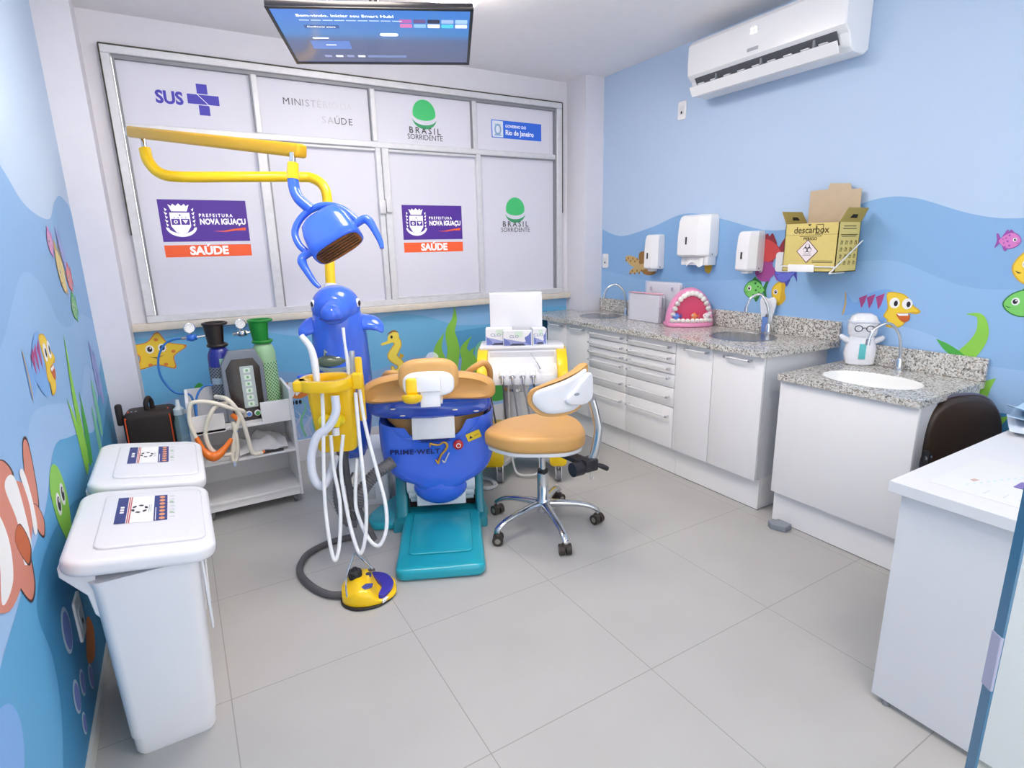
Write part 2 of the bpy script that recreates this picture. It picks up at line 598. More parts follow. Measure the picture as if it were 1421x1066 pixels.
PLP, PLB, PLY, PLR, PLG = K('pale pink', 'd6a0cc'), K('pale violet', '97a4de'), K('pale sand yellow', 'e3cf8c'), K('pale red', 'd98a92'), K('soft green', '8cc490')
fish(wl, FL, 2.93, 1.495, .12, .1, PLP, PINK, k=6)
fish(wl, FL, 3.17, 1.46, .10, .18, PLB, PLB, k=6, rot=.5)
fish(wl, FL, 3.05, 1.385, .16, .2, PLY, TANP, k=6, rot=.4)
fish(wl, FL, 3.23, 1.345, .15, .11, PLR, RED, k=6)
fish(wl, FL, 3.2, 1.215, .16, .11, PLG, GRN, k=6, spots=GRN)
# big yellow-faced fish with a pale blue body
def face_fish(mb, F, cx, cy, S, k):
    P = lambda pts: [(cx+x*S, cy+y*S) for x, y in pts]
    blob(mb, F, P([(-1.0, -.28), (-1.03, 0), (-.98, .32), (-.8, .1), (-.5, .05), (-.55, -.1)]), LBLU, k)
    mb.flat(P([(-1.03, -.3), (-.97, -.22), (-.94, .02), (-.98, .33), (-1.01, .32), (-.99, .05)]), TANP, F, (k+1)*LV)
    blob(mb, F, P([(-.7, .02), (-.45, .3), (0, .45), (.22, .3), (.1, -.2), (-.1, -.42), (-.45, -.3)]), LBLU, k+1)
    for x0 in (-.55, -.36, -.14):
        mb.flat(P([(x0-.09, .2+.12*(x0+.55)), (x0+.11, .29+.16*(x0+.55)), (x0+.06, .08), (x0+.0, -.06)]), K('berry', 'b04a86'), F, (k+2)*LV)
    blob(mb, F, P([(.02, .36), (.3, .38), (.48, .3), (.62, .12), (.8, -.02), (.72, -.1), (.52, -.1), (.5, -.34), (.36, -.46), (.1, -.46), (.1, -.3), (0, -.2), (.07, 0)]), GOLD, k+2)
    blob(mb, F, P([(.03, .34), (.3, .36), (.47, .28), (.6, .1), (.76, -.03), (.52, -.09), (.48, -.34), (.34, -.43), (.13, -.43), (.13, -.3), (.03, -.2), (.1, 0)]), YEL, k+3)
    blob(mb, F, P([(.3, -.12), (.55, -.1), (.6, -.22), (.5, -.32), (.38, -.26)]), DOR, k+4)
    mb.flat(P([(.3, -.12), (.55, -.1), (.56, -.15), (.36, -.17)]), WHT, F, (k+5)*LV)
    for ex in (.22, .5):
        mb.flat(P(se(.115, .13, 2, 20, ex, .13)), WHT, F, (k+4)*LV)
        mb.flat(P(se(.045, .07, 2, 14, ex+.03, .12)), BLK, F, (k+5)*LV)
face_fish(wl, FL, 2.33, 1.10, .24, 6)
for pts, w in (([(2.73, .62), (2.72, .8), (2.74, .95), (2.79, 1.15)], .05), ([(2.68, .6), (2.66, .75), (2.58, .93)], .045), ([(2.8, .6), (2.85, .75), (2.86, .9)], .04), ([(2.76, .6), (2.8, .7), (2.82, .85)], .03)):
    crescent_weed(wl, FL, pts, w, LIME if w > .042 else GRN, 7)
for x, z in ((3.42, .9), (3.5, .84), (3.1, .64), (3.24, .74)):
    blob(wl, FL, [(x-.05, z-.12), (x-.03, z+.08), (x+.01, z+.13), (x+.05, z), (x+.03, z-.13)], PLB if x > 3.3 else PALEG, 7)
# round green sea creature with two eyes
blob(wl, FL, [(2.04, .77), (2.12, .815), (2.2, .78), (2.24, .68), (2.2, .58), (2.13, .54), (2.08, .6), (2.04, .68)], LIME, 7)
eye(wl, FL, 2.10, .695, .032, 8, (.1, 0)); eye(wl, FL, 2.175, .70, .032, 8, (.1, 0))
# striped orange fish by the bins, head to the left
def banded(mb, F, P, k):
    edge = K('dark brown edge', '4a2f2a')
    def tip(pts, c, kk):
        cx = sum(p[0] for p in pts)/len(pts); cy = sum(p[1] for p in pts)/len(pts)
        blob(mb, F, P([(cx+(x-cx)*1.1+.006, cy+(y-cy)*1.1-.008) for x, y in pts]), edge, kk)
        blob(mb, F, P(pts), c, kk+.05)
    tip([(.36, .07), (.50, .34), (.60, .32), (.57, .05), (.5, -.10), (.37, -.05)], SALMON, k)
    tip([(.42, -.05), (.5, -.1), (.55, -.22), (.48, -.30), (.40, -.2)], SALMON, k+.15)
    tip([(-.2, .26), (-.1, .42), (.1, .4), (.2, .26), (0, .2)], SALMON, k+.3)
    tip([(-.1, -.22), (.0, -.45), (.12, -.42), (.14, -.22)], SALMON, k+.45)
    blob(mb, F, P([(-.55, 0), (-.3, .3), (.1, .27), (.4, .1), (.42, -.06), (.1, -.26), (-.3, -.3)]), SALMON, k+.6)
    for i, (a, b, w) in enumerate(((-.26, -.20, .10), (.13, .15, .085), (.36, .38, .04))):
        blob(mb, F, P([(a-w, .29-abs(a)*.2), (a+w, .28-abs(a)*.2), (b+w*1.2, 0), (a+w, -.26+abs(a)*.2), (a-w, -.27+abs(a)*.2), (b-w*.6, 0)]), WHT, k+.9+.05*i)
    tip([(.0, -.06), (.12, -.02), (.2, -.2), (.1, -.27)], DOR, k+1.2)
    eye(mb, F, *P([(-.42, .06)])[0], .035, k+2)
banded(wl, FL, lambda pts: [(1.62+x*.50, .82+y*.40) for x, y in pts], 7)
for y, z, r in ((1.86, .40, .05), (1.80, .22, .036), (1.89, .20, .03), (1.81, .12, .024), (2.0, .14, .03)):
    wl.flat(se(r*1.1, r*1.4, 2, 20, y, z), K('bubble edge', 'c6dcec'), FL, 7*LV)
    wl.flat(se(r*.85, r*1.15, 2, 20, y+.004, z-.004), K('bubble', '7f8fd0'), FL, 8*LV)
wl.flat(se(.12, .1, 2, 24, 1.25, .50), LBLU, FL, 7*LV)
blob(wl, FL, [(2.0, .2), (2.12, .28), (2.18, .2), (2.1, .14)], ORANGE, 7)
wl.build('wall_left', kind='structure', smooth=20)
MB().box(XL, XL+.012, YF, 3.74, 0, .05, M('dirty white skirting', 'dcdcd6', .5)).build('baseboard_left', kind='structure')

# ---- right wall with its mural
wr = MB().box(XR, XR+.1, YF, YB+.1, 0, ZC, sky0)
YZ = lambda pts: [(-y, z) for y, z in pts]
wave(wr, FR, YZ([(3.74, 1.56), (3.6, 1.515), (3.46, 1.502), (3.17, 1.556), (2.86, 1.632), (2.56, 1.585), (2.23, 1.503), (2.0, 1.511), (1.8, 1.575), (1.595, 1.632), (1.43, 1.621), (1.19, 1.534), (1.0, 1.508), (.6, 1.54), (0, 1.6), (YF, 1.5)]), 0, sea1, 1)
wave(wr, FR, YZ([(3.74, 1.235), (3.5, 1.20), (3.1, 1.16), (2.7, 1.18), (2.2, 1.22), (1.9, 1.28), (1.64, 1.323), (1.455, 1.321), (1.2, 1.224), (1.0, 1.211), (.4, 1.25), (YF, 1.2)]), 0, sea2, 2)
wave(wr, FR, YZ([(3.74, .95), (2.6, 1.0), (1.6, 1.01), (1.35, 1.0), (1.15, .93), (1.0, .87), (.4, .9), (YF, .9)]), 0, sea3, 3)
wave(wr, FR, YZ([(3.74, .62), (1.3, .66), (1.04, .667), (.94, .67), (.4, .7), (YF, .6)]), 0, deep, 4)
face_fish(wr, FR, -1.50, 1.095, .205, 6)
fish(wr, FR, -2.195, 1.375, .23, .16, RED, K('dark red', '8f2f3a'), k=6)
fish(wr, FR, -2.19, 1.258, .15, .13, K('plum', 'a24a8f'), PURP, k=6)
fish(wr, FR, -2.06, 1.262, .14, .14, BLUV, K('indigo', '4a4fb0'), k=6)
fish(wr, FR, -2.256, 1.146, .16, .12, K('fresh green', '7ccf6a'), DGRN, k=6, spots=DGRN)
blob(wr, FR, [(-2.145, 1.15), (-2.12, 1.19), (-2.055, 1.215), (-2.06, 1.15), (-2.05, 1.10), (-2.09, 1.06), (-2.13, 1.09)], GOLD, 6)
blob(wr, FR, [(-2.138, 1.15), (-2.115, 1.183), (-2.085, 1.19), (-2.085, 1.12), (-2.095, 1.075), (-2.125, 1.10)], YEL, 7)
eye(wr, FR, -2.117, 1.14, .014, 8)
# turtle behind the left dispenser, tail fin behind the towel dispenser
for pts in ([(-3.45, 1.33), (-3.40, 1.35), (-3.3, 1.32), (-3.3, 1.27), (-3.38, 1.27)], [(-3.4, 1.23), (-3.36, 1.215), (-3.25, 1.24), (-3.2, 1.29), (-3.3, 1.28)]):
    blob(wr, FR, pts, TANP, 6 if pts[0][1] > 1.3 else 6.1)
    for i in range(9):
        a = R.random(); x = pts[0][0]+(pts[2][0]-pts[0][0])*a+R.uniform(-.005, .02); z = 1.235+.10*R.random()
    for i in range(7):
        t = i/6
        x = pts[0][0]*(1-t)+pts[2][0]*t+.01; z = pts[0][1]*(1-t)+pts[2][1]*t-.012+(.012 if i % 2 else -.006)
        wr.flat(se(.01, .009, 2, 8, x, z), BRN, FR, 7*LV)
blob(wr, FR, [(-3.3, 1.36), (-3.2, 1.38), (-3.1, 1.33), (-3.12, 1.22), (-3.25, 1.22)], BRN, 5.5)
blob(wr, FR, [(-2.66, 1.3), (-2.62, 1.32), (-2.6, 1.28), (-2.62, 1.235), (-2.655, 1.25)], GOLD, 6)
fish(wr, FR, -1.045, 1.416, .085, .07, PINK, PURP, flip=-1, k=6, spots=PURP)
fish(wr, FR, -.915, 1.31, .19, .17, YEL, GOLD, k=6)
fish(wr, FR, -.935, 1.155, .17, .12, K('fresh green', '7ccf6a'), DGRN, k=6)
crescent_weed(wr, FR, [(-1.24, .80), (-1.13, .90), (-1.08, 1.0), (-1.095, 1.085), (-1.15, 1.095)], .045, LIME, 6, 1.2)
crescent_weed(wr, FR, [(-1.12, .88), (-1.2, .93), (-1.25, .965)], .02, GRN, 7)
crescent_weed(wr, FR, [(-1.06, .68), (-1.04, .76), (-1.0, .82)], .035, LIME, 6)
crescent_weed(wr, FR, [(-1.0, .5), (-.98, .6), (-.93, .66)], .035, LIME, 6)
wr.build('wall_right', kind='structure', smooth=20)

# ---- back wall: opening for the window, mural below
WX0, WX1, WZ0, WZ1 = -.177, 2.84, 1.044, 2.537
wb = MB()
mid_lit = M('mural sea blue lightened for shade', '72bbe8', .55, var=.03, scale=3)  # lighter copy of the sea blue, making up for shade below the window
deep_lit = M('mural teal blue lightened for shade', '58a6d6', .55, var=.03, scale=3)  # teal blue lightened likewise, brightness painted onto the shaded back wall
wb.box(XL-.1, WX0, YB, YB+.16, 0, ZC, white_paint)
wb.box(WX1, XR+.1, YB, YB+.16, 0, ZC, white_paint)
wb.box(WX0, WX1, YB, YB+.16, WZ1, ZC, white_paint)
wb.box(WX0, WX1, YB, YB+.16, 0, WZ0, white_paint)
wb.flat([(-.255, .15), (2.905, .15), (2.905, 1.0), (-.255, 1.0)], K('mural light sky', '8fc3f0'), FB, LV)
wave(wb, FB, [(-.255, .957), (-.1, .951), (.08, .985), (.3, .971), (.48, .922), (.74, .867), (.95, .865), (1.09, .899), (1.28, .961), (1.42, .971), (1.59, .941), (1.73, .891), (1.83, .855), (2.0, .838), (2.21, .838), (2.45, .88), (2.65, .93), (2.905, .925)], .15, mid_lit, 2)
wave(wb, FB, [(1.8, .80), (2.0, .81), (2.21, .82), (2.45, .86), (2.65, .90), (2.905, .86)], .15, deep_lit, 3)
wave(wb, FB, [(-.255, .52), (.1, .62), (.5, .66), (.9, .55), (1.2, .58), (1.5, .64), (1.8, .6), (2.2, .5), (2.905, .5)], .15, sea1, 4)
wave(wb, FB, [(-.255, .3), (.3, .36), (.7, .3), (1.2, .4), (1.7, .3), (2.905, .32)], .15, sea3, 5)
# starfish
st = []
for i in range(5):
    a = rad(92+72*i-8)
    st += [(-.155+.165*math.cos(a), .862+.125*math.sin(a)), (-.155+.095*math.cos(a+rad(36)), .862+.078*math.sin(a+rad(36)))]
blob(wb, FB, [(x, y) for x, y in st], ORANGE, 6, 5)
blob(wb, FB, [(-.155+(x+.155)*.93, .862+(y-.862)*.93) for x, y in st], YEL, 7, 5)
eye(wb, FB, -.19, .885, .022, 8); eye(wb, FB, -.125, .888, .022, 8)
for x, z in ((-.07, .86), (-.15, .94), (-.12, .785), (-.2, .79)):
    wb.flat(se(.012, .01, 2, 10, x, z), ORANGE, FB, 8*LV)
wb.flat([(-.2, .84), (-.16, .825), (-.115, .845), (-.16, .832)], BLK, FB, 9*LV)
# clownlike striped fish, sea horse
def sm(pts): return [(.605+x*.2, .49+y*.2) for x, y in pts]
blob(wb, FB, sm([(-.5, .25), (-.35, .38), (-.1, .4), (.1, .33), (.35, .2), (.47, 0), (.35, -.15), (.05, -.2), (-.3, -.05)]), ORANGE, 6)
blob(wb, FB, sm([(-.2, .38), (-.05, .38), (.0, .1), (-.1, -.12), (-.25, -.1), (-.2, .15)]), WHT, 7)
blob(wb, FB, sm([(.1, .3), (.28, .25), (.3, .1), (.15, .0), (.02, -.1), (.0, .05)]), WHT, 7)
wb.flat(sm(se(.06, .07, 2, 14, .24, .17)), BLK, FB, 8*LV)
for x in (-.12, 0, .12): wb.flat(sm(se(.05, .08, 2, 10, x, -.33)), BLK, FB, 7*LV)
hs = [(1.335, .805), (1.36, .755), (1.335, .71), (1.31, .67), (1.335, .635), (1.37, .60), (1.36, .56), (1.318, .552), (1.305, .582)]
v = spline([(x, y, 0) for x, y in hs], 8)
wd = [.028, .026, .030, .034, .030, .024, .018, .013, .009]
HORSE = K('pale yellow', 'fbe65f')
for grow, mt, kk in ((.004, GOLD, 6), (-.003, HORSE, 7)):
    for i, p in enumerate(v):
        q = i/(len(v)-1)*8; j = min(int(q), 7)
        w = wd[j]+(wd[j+1]-wd[j])*(q-j)+grow
        wb.flat(se(w, w, 2, 14, p.x, p.y), mt, FB, kk*LV+i*5e-6)
blob(wb, FB, [(1.37, .83), (1.33, .845), (1.29, .82), (1.28, .785), (1.235, .77), (1.24, .755), (1.30, .765), (1.36, .78)], HORSE, 8)
wb.flat(se(.009, .012, 2, 10, 1.315, .81), BLK, FB, 9*LV)
blob(wb, FB, [(1.28, .83), (1.33, .86), (1.37, .84), (1.33, .845)], BRN, 9)
blob(wb, FB, [(1.37, .68), (1.40, .66), (1.37, .64)], GOLD, 8)
# sea weed
for pts, w in (([(1.83, .30), (1.79, .5), (1.81, .66), (1.79, .8), (1.83, .9), (1.835, 1.0)], .06),
               ([(1.79, .35), (1.70, .56), (1.68, .68), (1.735, .80)], .055), ([(1.86, .3), (1.92, .55), (1.90, .66), (1.97, .75)], .05), ([(1.95, .3), (2.02, .45), (1.96, .6), (2.0, .66)], .04)):
    crescent_weed(wb, FB, pts, w, LIME, 7)
blob(wb, FB, [(2.0, .5), (2.0, .64), (2.05, .70), (2.11, .69), (2.12, .63), (2.06, .5), (2.04, .4)], PALEG, 6)
blob(wb, FB, [(2.1, .38), (2.12, .5), (2.22, .56), (2.3, .5), (2.25, .36)], PALEG, 6.2)
blob(wb, FB, [(2.12, .2), (2.1, .4), (2.25, .45), (2.34, .34), (2.3, .2)], GRN, 6.6)
for x, h, c in ((.56, .12, 1), (.6, .2, 0), (.64, .28, 1), (.68, .2, 0), (.72, .24, 1), (.75, .12, 0), (.66, .16, 0), (.58, .16, 0)):
    crescent_weed(wb, FB, [(x, .17), (x-.02, .17+h*.4), (x+.02, .17+h*.75), (x-.01, .17+h)], .008, PALEG if c else K('pale lilac', 'c3cfec'), 6)
blob(wb, FB, [(.0, .6), (.04, .645), (.07, .6), (.04, .58)], GRN, 6)
blob(wb, FB, [(1.2, .47), (1.26, .51), (1.32, .47), (1.3, .4), (1.2, .4)], TANP, 6)
wb.build('wall_back', kind='structure', smooth=20)
MB().box(-.255, 2.905, YB-.012, YB, 0, .15, M('white tile skirting', 'e6e6ea', .35)).build('baseboard_back', kind='structure')
MB().box(XL, -.255, 3.74, YB, 0, ZC, white_paint, X=None).build('pillar_left', kind='structure')
MB().box(2.91, XR, 3.745, YB, 0, ZC, white_paint).build('pillar_right', kind='structure')

# ---- window
alu = M('worn grey aluminium', 'd6d8de', .42, .15, var=.1, scale=25)
alud = M('dark aluminium joint', '8d9096', .5, .2)
dirt = M('grimy sealant', '4c4a42', .8, var=.3, scale=40)
film = M('white window film', 'cccdda', .5, emit=FILM, var=.005)
wf = MB()
yo, yi = 3.955, 4.05
def bar(x0, x1, z0, z1, y0=yo, y1=yi, m=alu, b=.004): wf.box(x0, x1, y0, y1, z0, z1, m, b, 1)
bar(WX0, WX1, WZ1-.042, WZ1); bar(WX0, WX1, WZ0, WZ0+.042); bar(WX0, WX0+.045, WZ0+.0425, WZ1-.0425); bar(WX1-.05, WX1, WZ0+.0425, WZ1-.0425)
bar(WX0, WX1, WZ1-.004, WZ1+.004, 3.953, 3.99, dirt, 0)
bar(WX0-.004, WX0+.003, 1.55, WZ1, 3.953, 3.99, dirt, 0); bar(WX1-.003, WX1+.004, 1.7, WZ1, 3.953, 3.99, dirt, 0)
bar(WX0+.05, WX1-.055, WZ1-.062, WZ1-.043, 3.972, 4.02, alud, 0)
bar(WX0+.05, WX0+.062, WZ0+.04, WZ1-.06, 3.972, 4.02, alud, 0); bar(WX1-.064, WX1-.05, WZ0+.04, WZ1-.06, 3.972, 4.02, alud, 0)
bar(WX0+.06, WX1-.06, 2.112, 2.15, 3.966)
bar(WX0+.06, WX1-.06, 2.106, 2.112, 3.975, 4.02, alud, 0)
for x in (.575, 1.30, 2.06):
    bar(x-.017, x+.017, 2.15, WZ1-.06, 3.966); bar(x-.023, x-.017, 2.15, WZ1-.06, 3.975, 4.02, alud, 0)
bar(.545, .60, WZ0+.04, 2.112, 3.966); bar(.60, .61, WZ0+.04, 2.112, 3.972, 4.02, alud, 0)
bar(1.292, 1.33, WZ0+.04, 2.112, 3.966); bar(1.336, 1.385, WZ0+.04, 2.112, 3.966); bar(1.33, 1.336, WZ0+.04, 2.112, 3.975, 4.02, alud, 0)
bar(2.062, 2.10, WZ0+.04, 2.112, 3.966)
bar(1.385, 2.062, 2.09, 2.106, 3.97); bar(.6, 1.292, 2.09, 2.106, 3.97); bar(1.385, 2.062, 1.086, 1.10, 3.97)
win = wf.build('window_1', kind='structure', smooth=30)
WM[win.name] = Matrix.Identity(4)
MB().box(1.288, 1.332, 3.945, 3.968, 1.68, 1.77, alu, .003).box(1.337, 1.378, 3.945, 3.968, 1.69, 1.78, alu, .003).build('latch', win)
for a in ((WX0+.06, .558), (.592, 1.285), (1.315, 2.045), (2.075, WX1-.06)):
    MB().box(a[0]-.006, a[1]+.006, 4.0, 4.008, 2.145, WZ1-.058, film).build('upper_pane', win)
for a in ((WX0+.06, .55), (.60, 1.295), (1.38, 2.065), (2.095, WX1-.06)):
    MB().box(a[0]-.006, a[1]+.006, 4.0, 4.008, WZ0+.038, 2.11, film).build('lower_pane', win)
MB().box(-.255, 2.905, 3.925, 3.99, 1.0, WZ0, M('cream stone sill', 'dcd6ca', .5, var=.12, scale=20), .006).build('trim_1', kind='structure')

FW = frame((0, 3.9994, 0), (1, 0, 0), (0, 0, 1))
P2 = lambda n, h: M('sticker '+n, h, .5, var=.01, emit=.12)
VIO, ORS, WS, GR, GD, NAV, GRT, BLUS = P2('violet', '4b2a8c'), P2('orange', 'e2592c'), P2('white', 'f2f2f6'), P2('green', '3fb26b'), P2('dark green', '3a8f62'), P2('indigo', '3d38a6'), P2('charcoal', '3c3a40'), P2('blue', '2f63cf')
def sign(name='printed_sign', label=None): 
    m = MB(FW); m._n = name; m._l = label; return m
def tx(m, s, x, z, size, mat, align='CENTER', k=2, sx=1.0, bold=0, spacing=1.0):
    m.text(s, size, mat, T(x, z, 0), align, sx, bold, k*LV, spacing)
# SUS with a cross
g = sign()
tx(g, 'SUS', .118, 2.306, .092, NAV, bold=.0035, sx=.92)
g.flat([(.262, 2.345), (.262, 2.398), (.318, 2.398), (.318, 2.345)], NAV, None, 2*LV)
g.flat([(.209, 2.288), (.209, 2.34), (.374, 2.34), (.374, 2.288)], NAV, None, 2*LV)
g.flat([(.262, 2.283), (.262, 2.229), (.318, 2.229), (.318, 2.283)], NAV, None, 2*LV)
g.flat([(.258, 2.343), (.262, 2.343), (.322, 2.283), (.318, 2.283)], WS, None, 3*LV)
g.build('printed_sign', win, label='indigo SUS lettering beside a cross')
# ministry lettering, fading
g = sign()
fades = [P2('grey %d' % i, h) for i, h in enumerate(('4c4a55', '57555f', '6a6872', '85838d', '9a98a2', 'acaab4', 'b6b4be', 'bebcc6', 'c2c0ca', 'c4c2cc'))]
x = .728
for i, ch in enumerate('MINISTÉRIO'):
    w = {'M': .052, 'I': .02, 'N': .043, 'S': .036, 'T': .036, 'É': .036, 'R': .039, 'O': .046}[ch]
    tx(g, ch, x+w/2, 2.352, .058, fades[i]); x += w
tx(g, 'D', 1.108, 2.352, .058, fades[8]); tx(g, 'A', 1.147, 2.352, .058, fades[8])
for i, ch in enumerate('SAÚDE'):
    tx(g, ch, .975+.043*i, 2.262, .058, fades[4-i if i > 1 else 6-i])
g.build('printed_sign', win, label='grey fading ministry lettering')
def brasil(cx, cz, sc):
    g = sign()
    top = [(cx+.086*sc*math.cos(rad(a)), cz+.088*sc*math.sin(rad(a))) for a in range(-6, 187, 8)]
    bot = [(cx+.086*sc*math.cos(rad(a)), cz+(-.009+.040*math.sin(rad(a)))*sc) for a in range(188, 353, 8)]
    g.flat(top+bot, GR, None, 2*LV)
    lo = [(cx+.092*sc*math.cos(rad(a)), cz+(-.03+.075*math.sin(rad(a)))*sc) for a in range(185, 356, 9)]
    hi = [(cx+.092*sc*math.cos(rad(a)), cz+(-.03+.048*math.sin(rad(a)))*sc) for a in range(355, 184, -9)]
    g.flat(lo+hi, GD, None, 2*LV)
    tx(g, 'BRASIL', cx, cz-.117*sc, .058*sc, GRT, bold=.0008, spacing=1.45)
    tx(g, 'SORRIDENTE', cx, cz-.161*sc, .050*sc, GRT, sx=.92)
    tx(g, 'A SAÚDE BUCAL LEVADA A SÉRIO', cx, cz-.194*sc, .017*sc, fades[7], sx=.9)
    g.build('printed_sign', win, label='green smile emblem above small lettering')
brasil(1.675, 2.365, 1.0)
brasil(2.41, 1.728, 1.0)
g = sign()
g.flat([(2.215, 2.246), (2.665, 2.246), (2.665, 2.372), (2.215, 2.372)], BLUS, None, 1*LV)
g.flat([(2.222, 2.252), (2.316, 2.252), (2.316, 2.366), (2.222, 2.366)], P2('pale grey', 'cfd6e2'), None, 2*LV)
g.flat(se(.03, .04, 2, 20, 2.269, 2.306), P2('steel blue', '7d9cc0'), None, 3*LV)
g.flat(se(.018, .026, 2, 16, 2.269, 2.306), P2('pale grey', 'cfd6e2'), None, 4*LV)
for s_ in (-1, 1): g.flat([(2.269+s_*.012, 2.335), (2.269+s_*.028, 2.35), (2.269+s_*.02, 2.33)], P2('steel blue', '7d9cc0'), None, 4*LV)
g.flat([(2.235, 2.262), (2.303, 2.262), (2.296, 2.272), (2.242, 2.272)], P2('steel blue', '7d9cc0'), None, 4*LV)
tx(g, 'GOVERNO DO', 2.335, 2.333, .028, WS, 'LEFT', bold=.0006)
tx(g, 'Rio de Janeiro', 2.335, 2.288, .05, WS, 'LEFT', sx=.9, bold=.001)
g.build('printed_sign', win, label='blue state government sign with crest')
def prefeitura(x0, z0):
    g = sign()
    w, h = .472, .242
    g.flat([(x0, z0), (x0+w, z0), (x0+w, z0+h), (x0, z0+h)], VIO, None, 1*LV)
    g.flat([(x0, z0-.09), (x0+w, z0-.09), (x0+w, z0-.02), (x0, z0-.02)], ORS, None, 1*LV)
    tx(g, 'SAÚDE', x0+w/2, z0-.056, .068, WS, bold=.003)
    tx(g, 'PREFEITURA', x0+.205, z0+.152, .026, WS, 'LEFT', bold=.0008, spacing=1.5, sx=.92)
    tx(g, 'NOVA IGUAÇU', x0+.205, z0+.115, .046, WS, 'LEFT', bold=.002, sx=.80)
    g.flat([(x0+.27, z0+.06), (x0+.33, z0+.062), (x0+.38, z0+.072), (x0+.455, z0+.082), (x0+.455, z0+.064), (x0+.4, z0+.064), (x0+.34, z0+.056)], ORS, None, 2*LV)
    cx, cz = x0+.105, z0+.12
    # crest: mural crown, shield, leaves, ribbon
    g.flat([(cx-.055, cz+.095), (cx-.04, cz+.055), (cx+.04, cz+.055), (cx+.055, cz+.095), (cx+.038, cz+.085), (cx+.03, cz+.098), (cx+.015, cz+.086), (cx, cz+.1), (cx-.015, cz+.086), (cx-.03, cz+.098), (cx-.038, cz+.085)], WS, None, 2*LV)
    g.flat([(cx-.052, cz+.048), (cx+.052, cz+.048), (cx+.052, cz-.03), (cx+.03, cz-.065), (cx, cz-.075), (cx-.03, cz-.065), (cx-.052, cz-.03)], WS, None, 2*LV)
    for dx in (-.047, .003):
        g.flat([(cx+dx, cz-.022), (cx+dx+.044, cz-.022), (cx+dx+.044, cz+.012), (cx+dx, cz+.012)], VIO, None, 3*LV)
    g.flat([(cx-.025+.012*(1 if i % 2 else .75)*math.cos(i*PI/8), cz-.005+.012*(1 if i % 2 else .75)*math.sin(i*PI/8)) for i in range(16)], WS, None, 4*LV)
    g.flat(se(.005, .005, 2, 10, cx-.025, cz-.005), VIO, None, 5*LV)
    g.flat([(cx+.01, cz+.006), (cx+.04, cz+.006), (cx+.025, cz-.016)], WS, None, 4*LV)
    g.flat(se(.005, .005, 2, 8, cx, cz+.033), VIO, None, 3*LV)
    for i in range(4): g.flat(se(.003, .003, 2, 6, cx-.03+.02*i, cz+.02), VIO, None, 3*LV)
    for s_ in (-1, 1):
        for i in range(6):
            zz = cz+.065-.022*i
            g.flat([(cx+s_*.062, zz), (cx+s_*(.076+.004*(i % 2)), zz+.01), (cx+s_*.072, zz-.01)], WS, None, 2*LV)
    rb = [(cx+.082*math.cos(rad(a)), cz-.03+.062*math.sin(rad(a))) for a in range(190, 351, 10)]
    rb2 = [(cx+.07*math.cos(rad(a)), cz-.03+.042*math.sin(rad(a))) for a in range(350, 189, -10)]
    g.flat(rb+rb2, WS, None, 4*LV)
    g.build('printed_sign', win, label='violet city sign with white crest above an orange bar')
prefeitura(-.027, 1.511)
prefeitura(1.463, 1.503)

# ================================================================== CEILING LIGHTS
lamp_mat = M('glowing light diffuser', 'fff4e8', .5, emit=LAMP, var=0)
lamp_rim = M('white lamp rim', 'f4f4f4', .4)
def ceiling_light(cx, cy, label, wx=.42, wy=.6):
    t = thing('ceiling_light', label, 'light', (cx, cy, ZC), 0, 'ceiling light panels')
    MB().box(cx-wx/2+.03, cx+wx/2-.03, cy-wy/2+.03, cy+wy/2-.03, ZC-.03, ZC, lamp_rim, .002, 1).build('mount_plate', t)
    MB().box(cx-wx/2, cx+wx/2, cy-wy/2, cy+wy/2, ZC-.085, ZC-.03, lamp_mat, .006, 2).build('diffuser', t)
ceiling_light(1.28, 2.58, 'lit ceiling panel just beyond the television')
ceiling_light(1.1, .1, 'added ceiling panel out of view, nearest the glass door', .36, .36)  # unseen panel, added to light the bin fronts and desk end
ceiling_light(.50, 2.05, 'added ceiling panel out of view before the television, above the bins side', .42, .6)  # unseen panel, added to brighten the cabinet fronts from the left
# ================================================================== CABINETS ALONG THE RIGHT WALL
lam = M('white laminate', 'f3f2f3', .3, var=.01)
lam2 = M('white carcass', 'dfe0e4', .4, var=.01)
seam = M('dark joint', '6e6f74', .8)
chrome = M('chrome', 'd5d7db', .12, 1, var=.01)
satin = M('satin steel', 'ececee', .35, .25, var=.02)
gran = granite()

def slab(mb, outer, holes, z0, z1, mat):
    loops = [outer]+holes
    pts = [[Vector((a, b, 0)) for a, b in l] for l in loops]
    tri = tessellate_polygon(pts)
    flat = [p for l in pts for p in l]; n = len(flat)
    vs = [(p.x, p.y, z0) for p in flat]+[(p.x, p.y, z1) for p in flat]
    fs = [tuple(t) for t in tri]+[tuple(i+n for i in t) for t in tri]
    o = 0
    for l in pts:
        k = len(l)
        fs += [(o+i, o+(i+1) % k, n+o+(i+1) % k, n+o+i) for i in range(k)]
        o += k
    mb.add(vs, fs, mat)

def handle(parent, x, y, z, L):
    """bar handle running along Y, standing off a front at x"""
    m = MB()
    m.cyl((x-.026, y-L/2, z), (x-.026, y+L/2, z), .0055, satin, n=12)
    for s_ in (-1, 1):
        m.cyl((x-.026, y+s_*(L/2-.008), z), (x, y+s_*(L/2-.008), z), .0065, chrome, n=12)
        m.cyl((x-.026, y+s_*(L/2-.012), z), (x-.026, y+s_*(L/2+.002), z), .0072, chrome, n=12)
    return m.build('handle', parent)

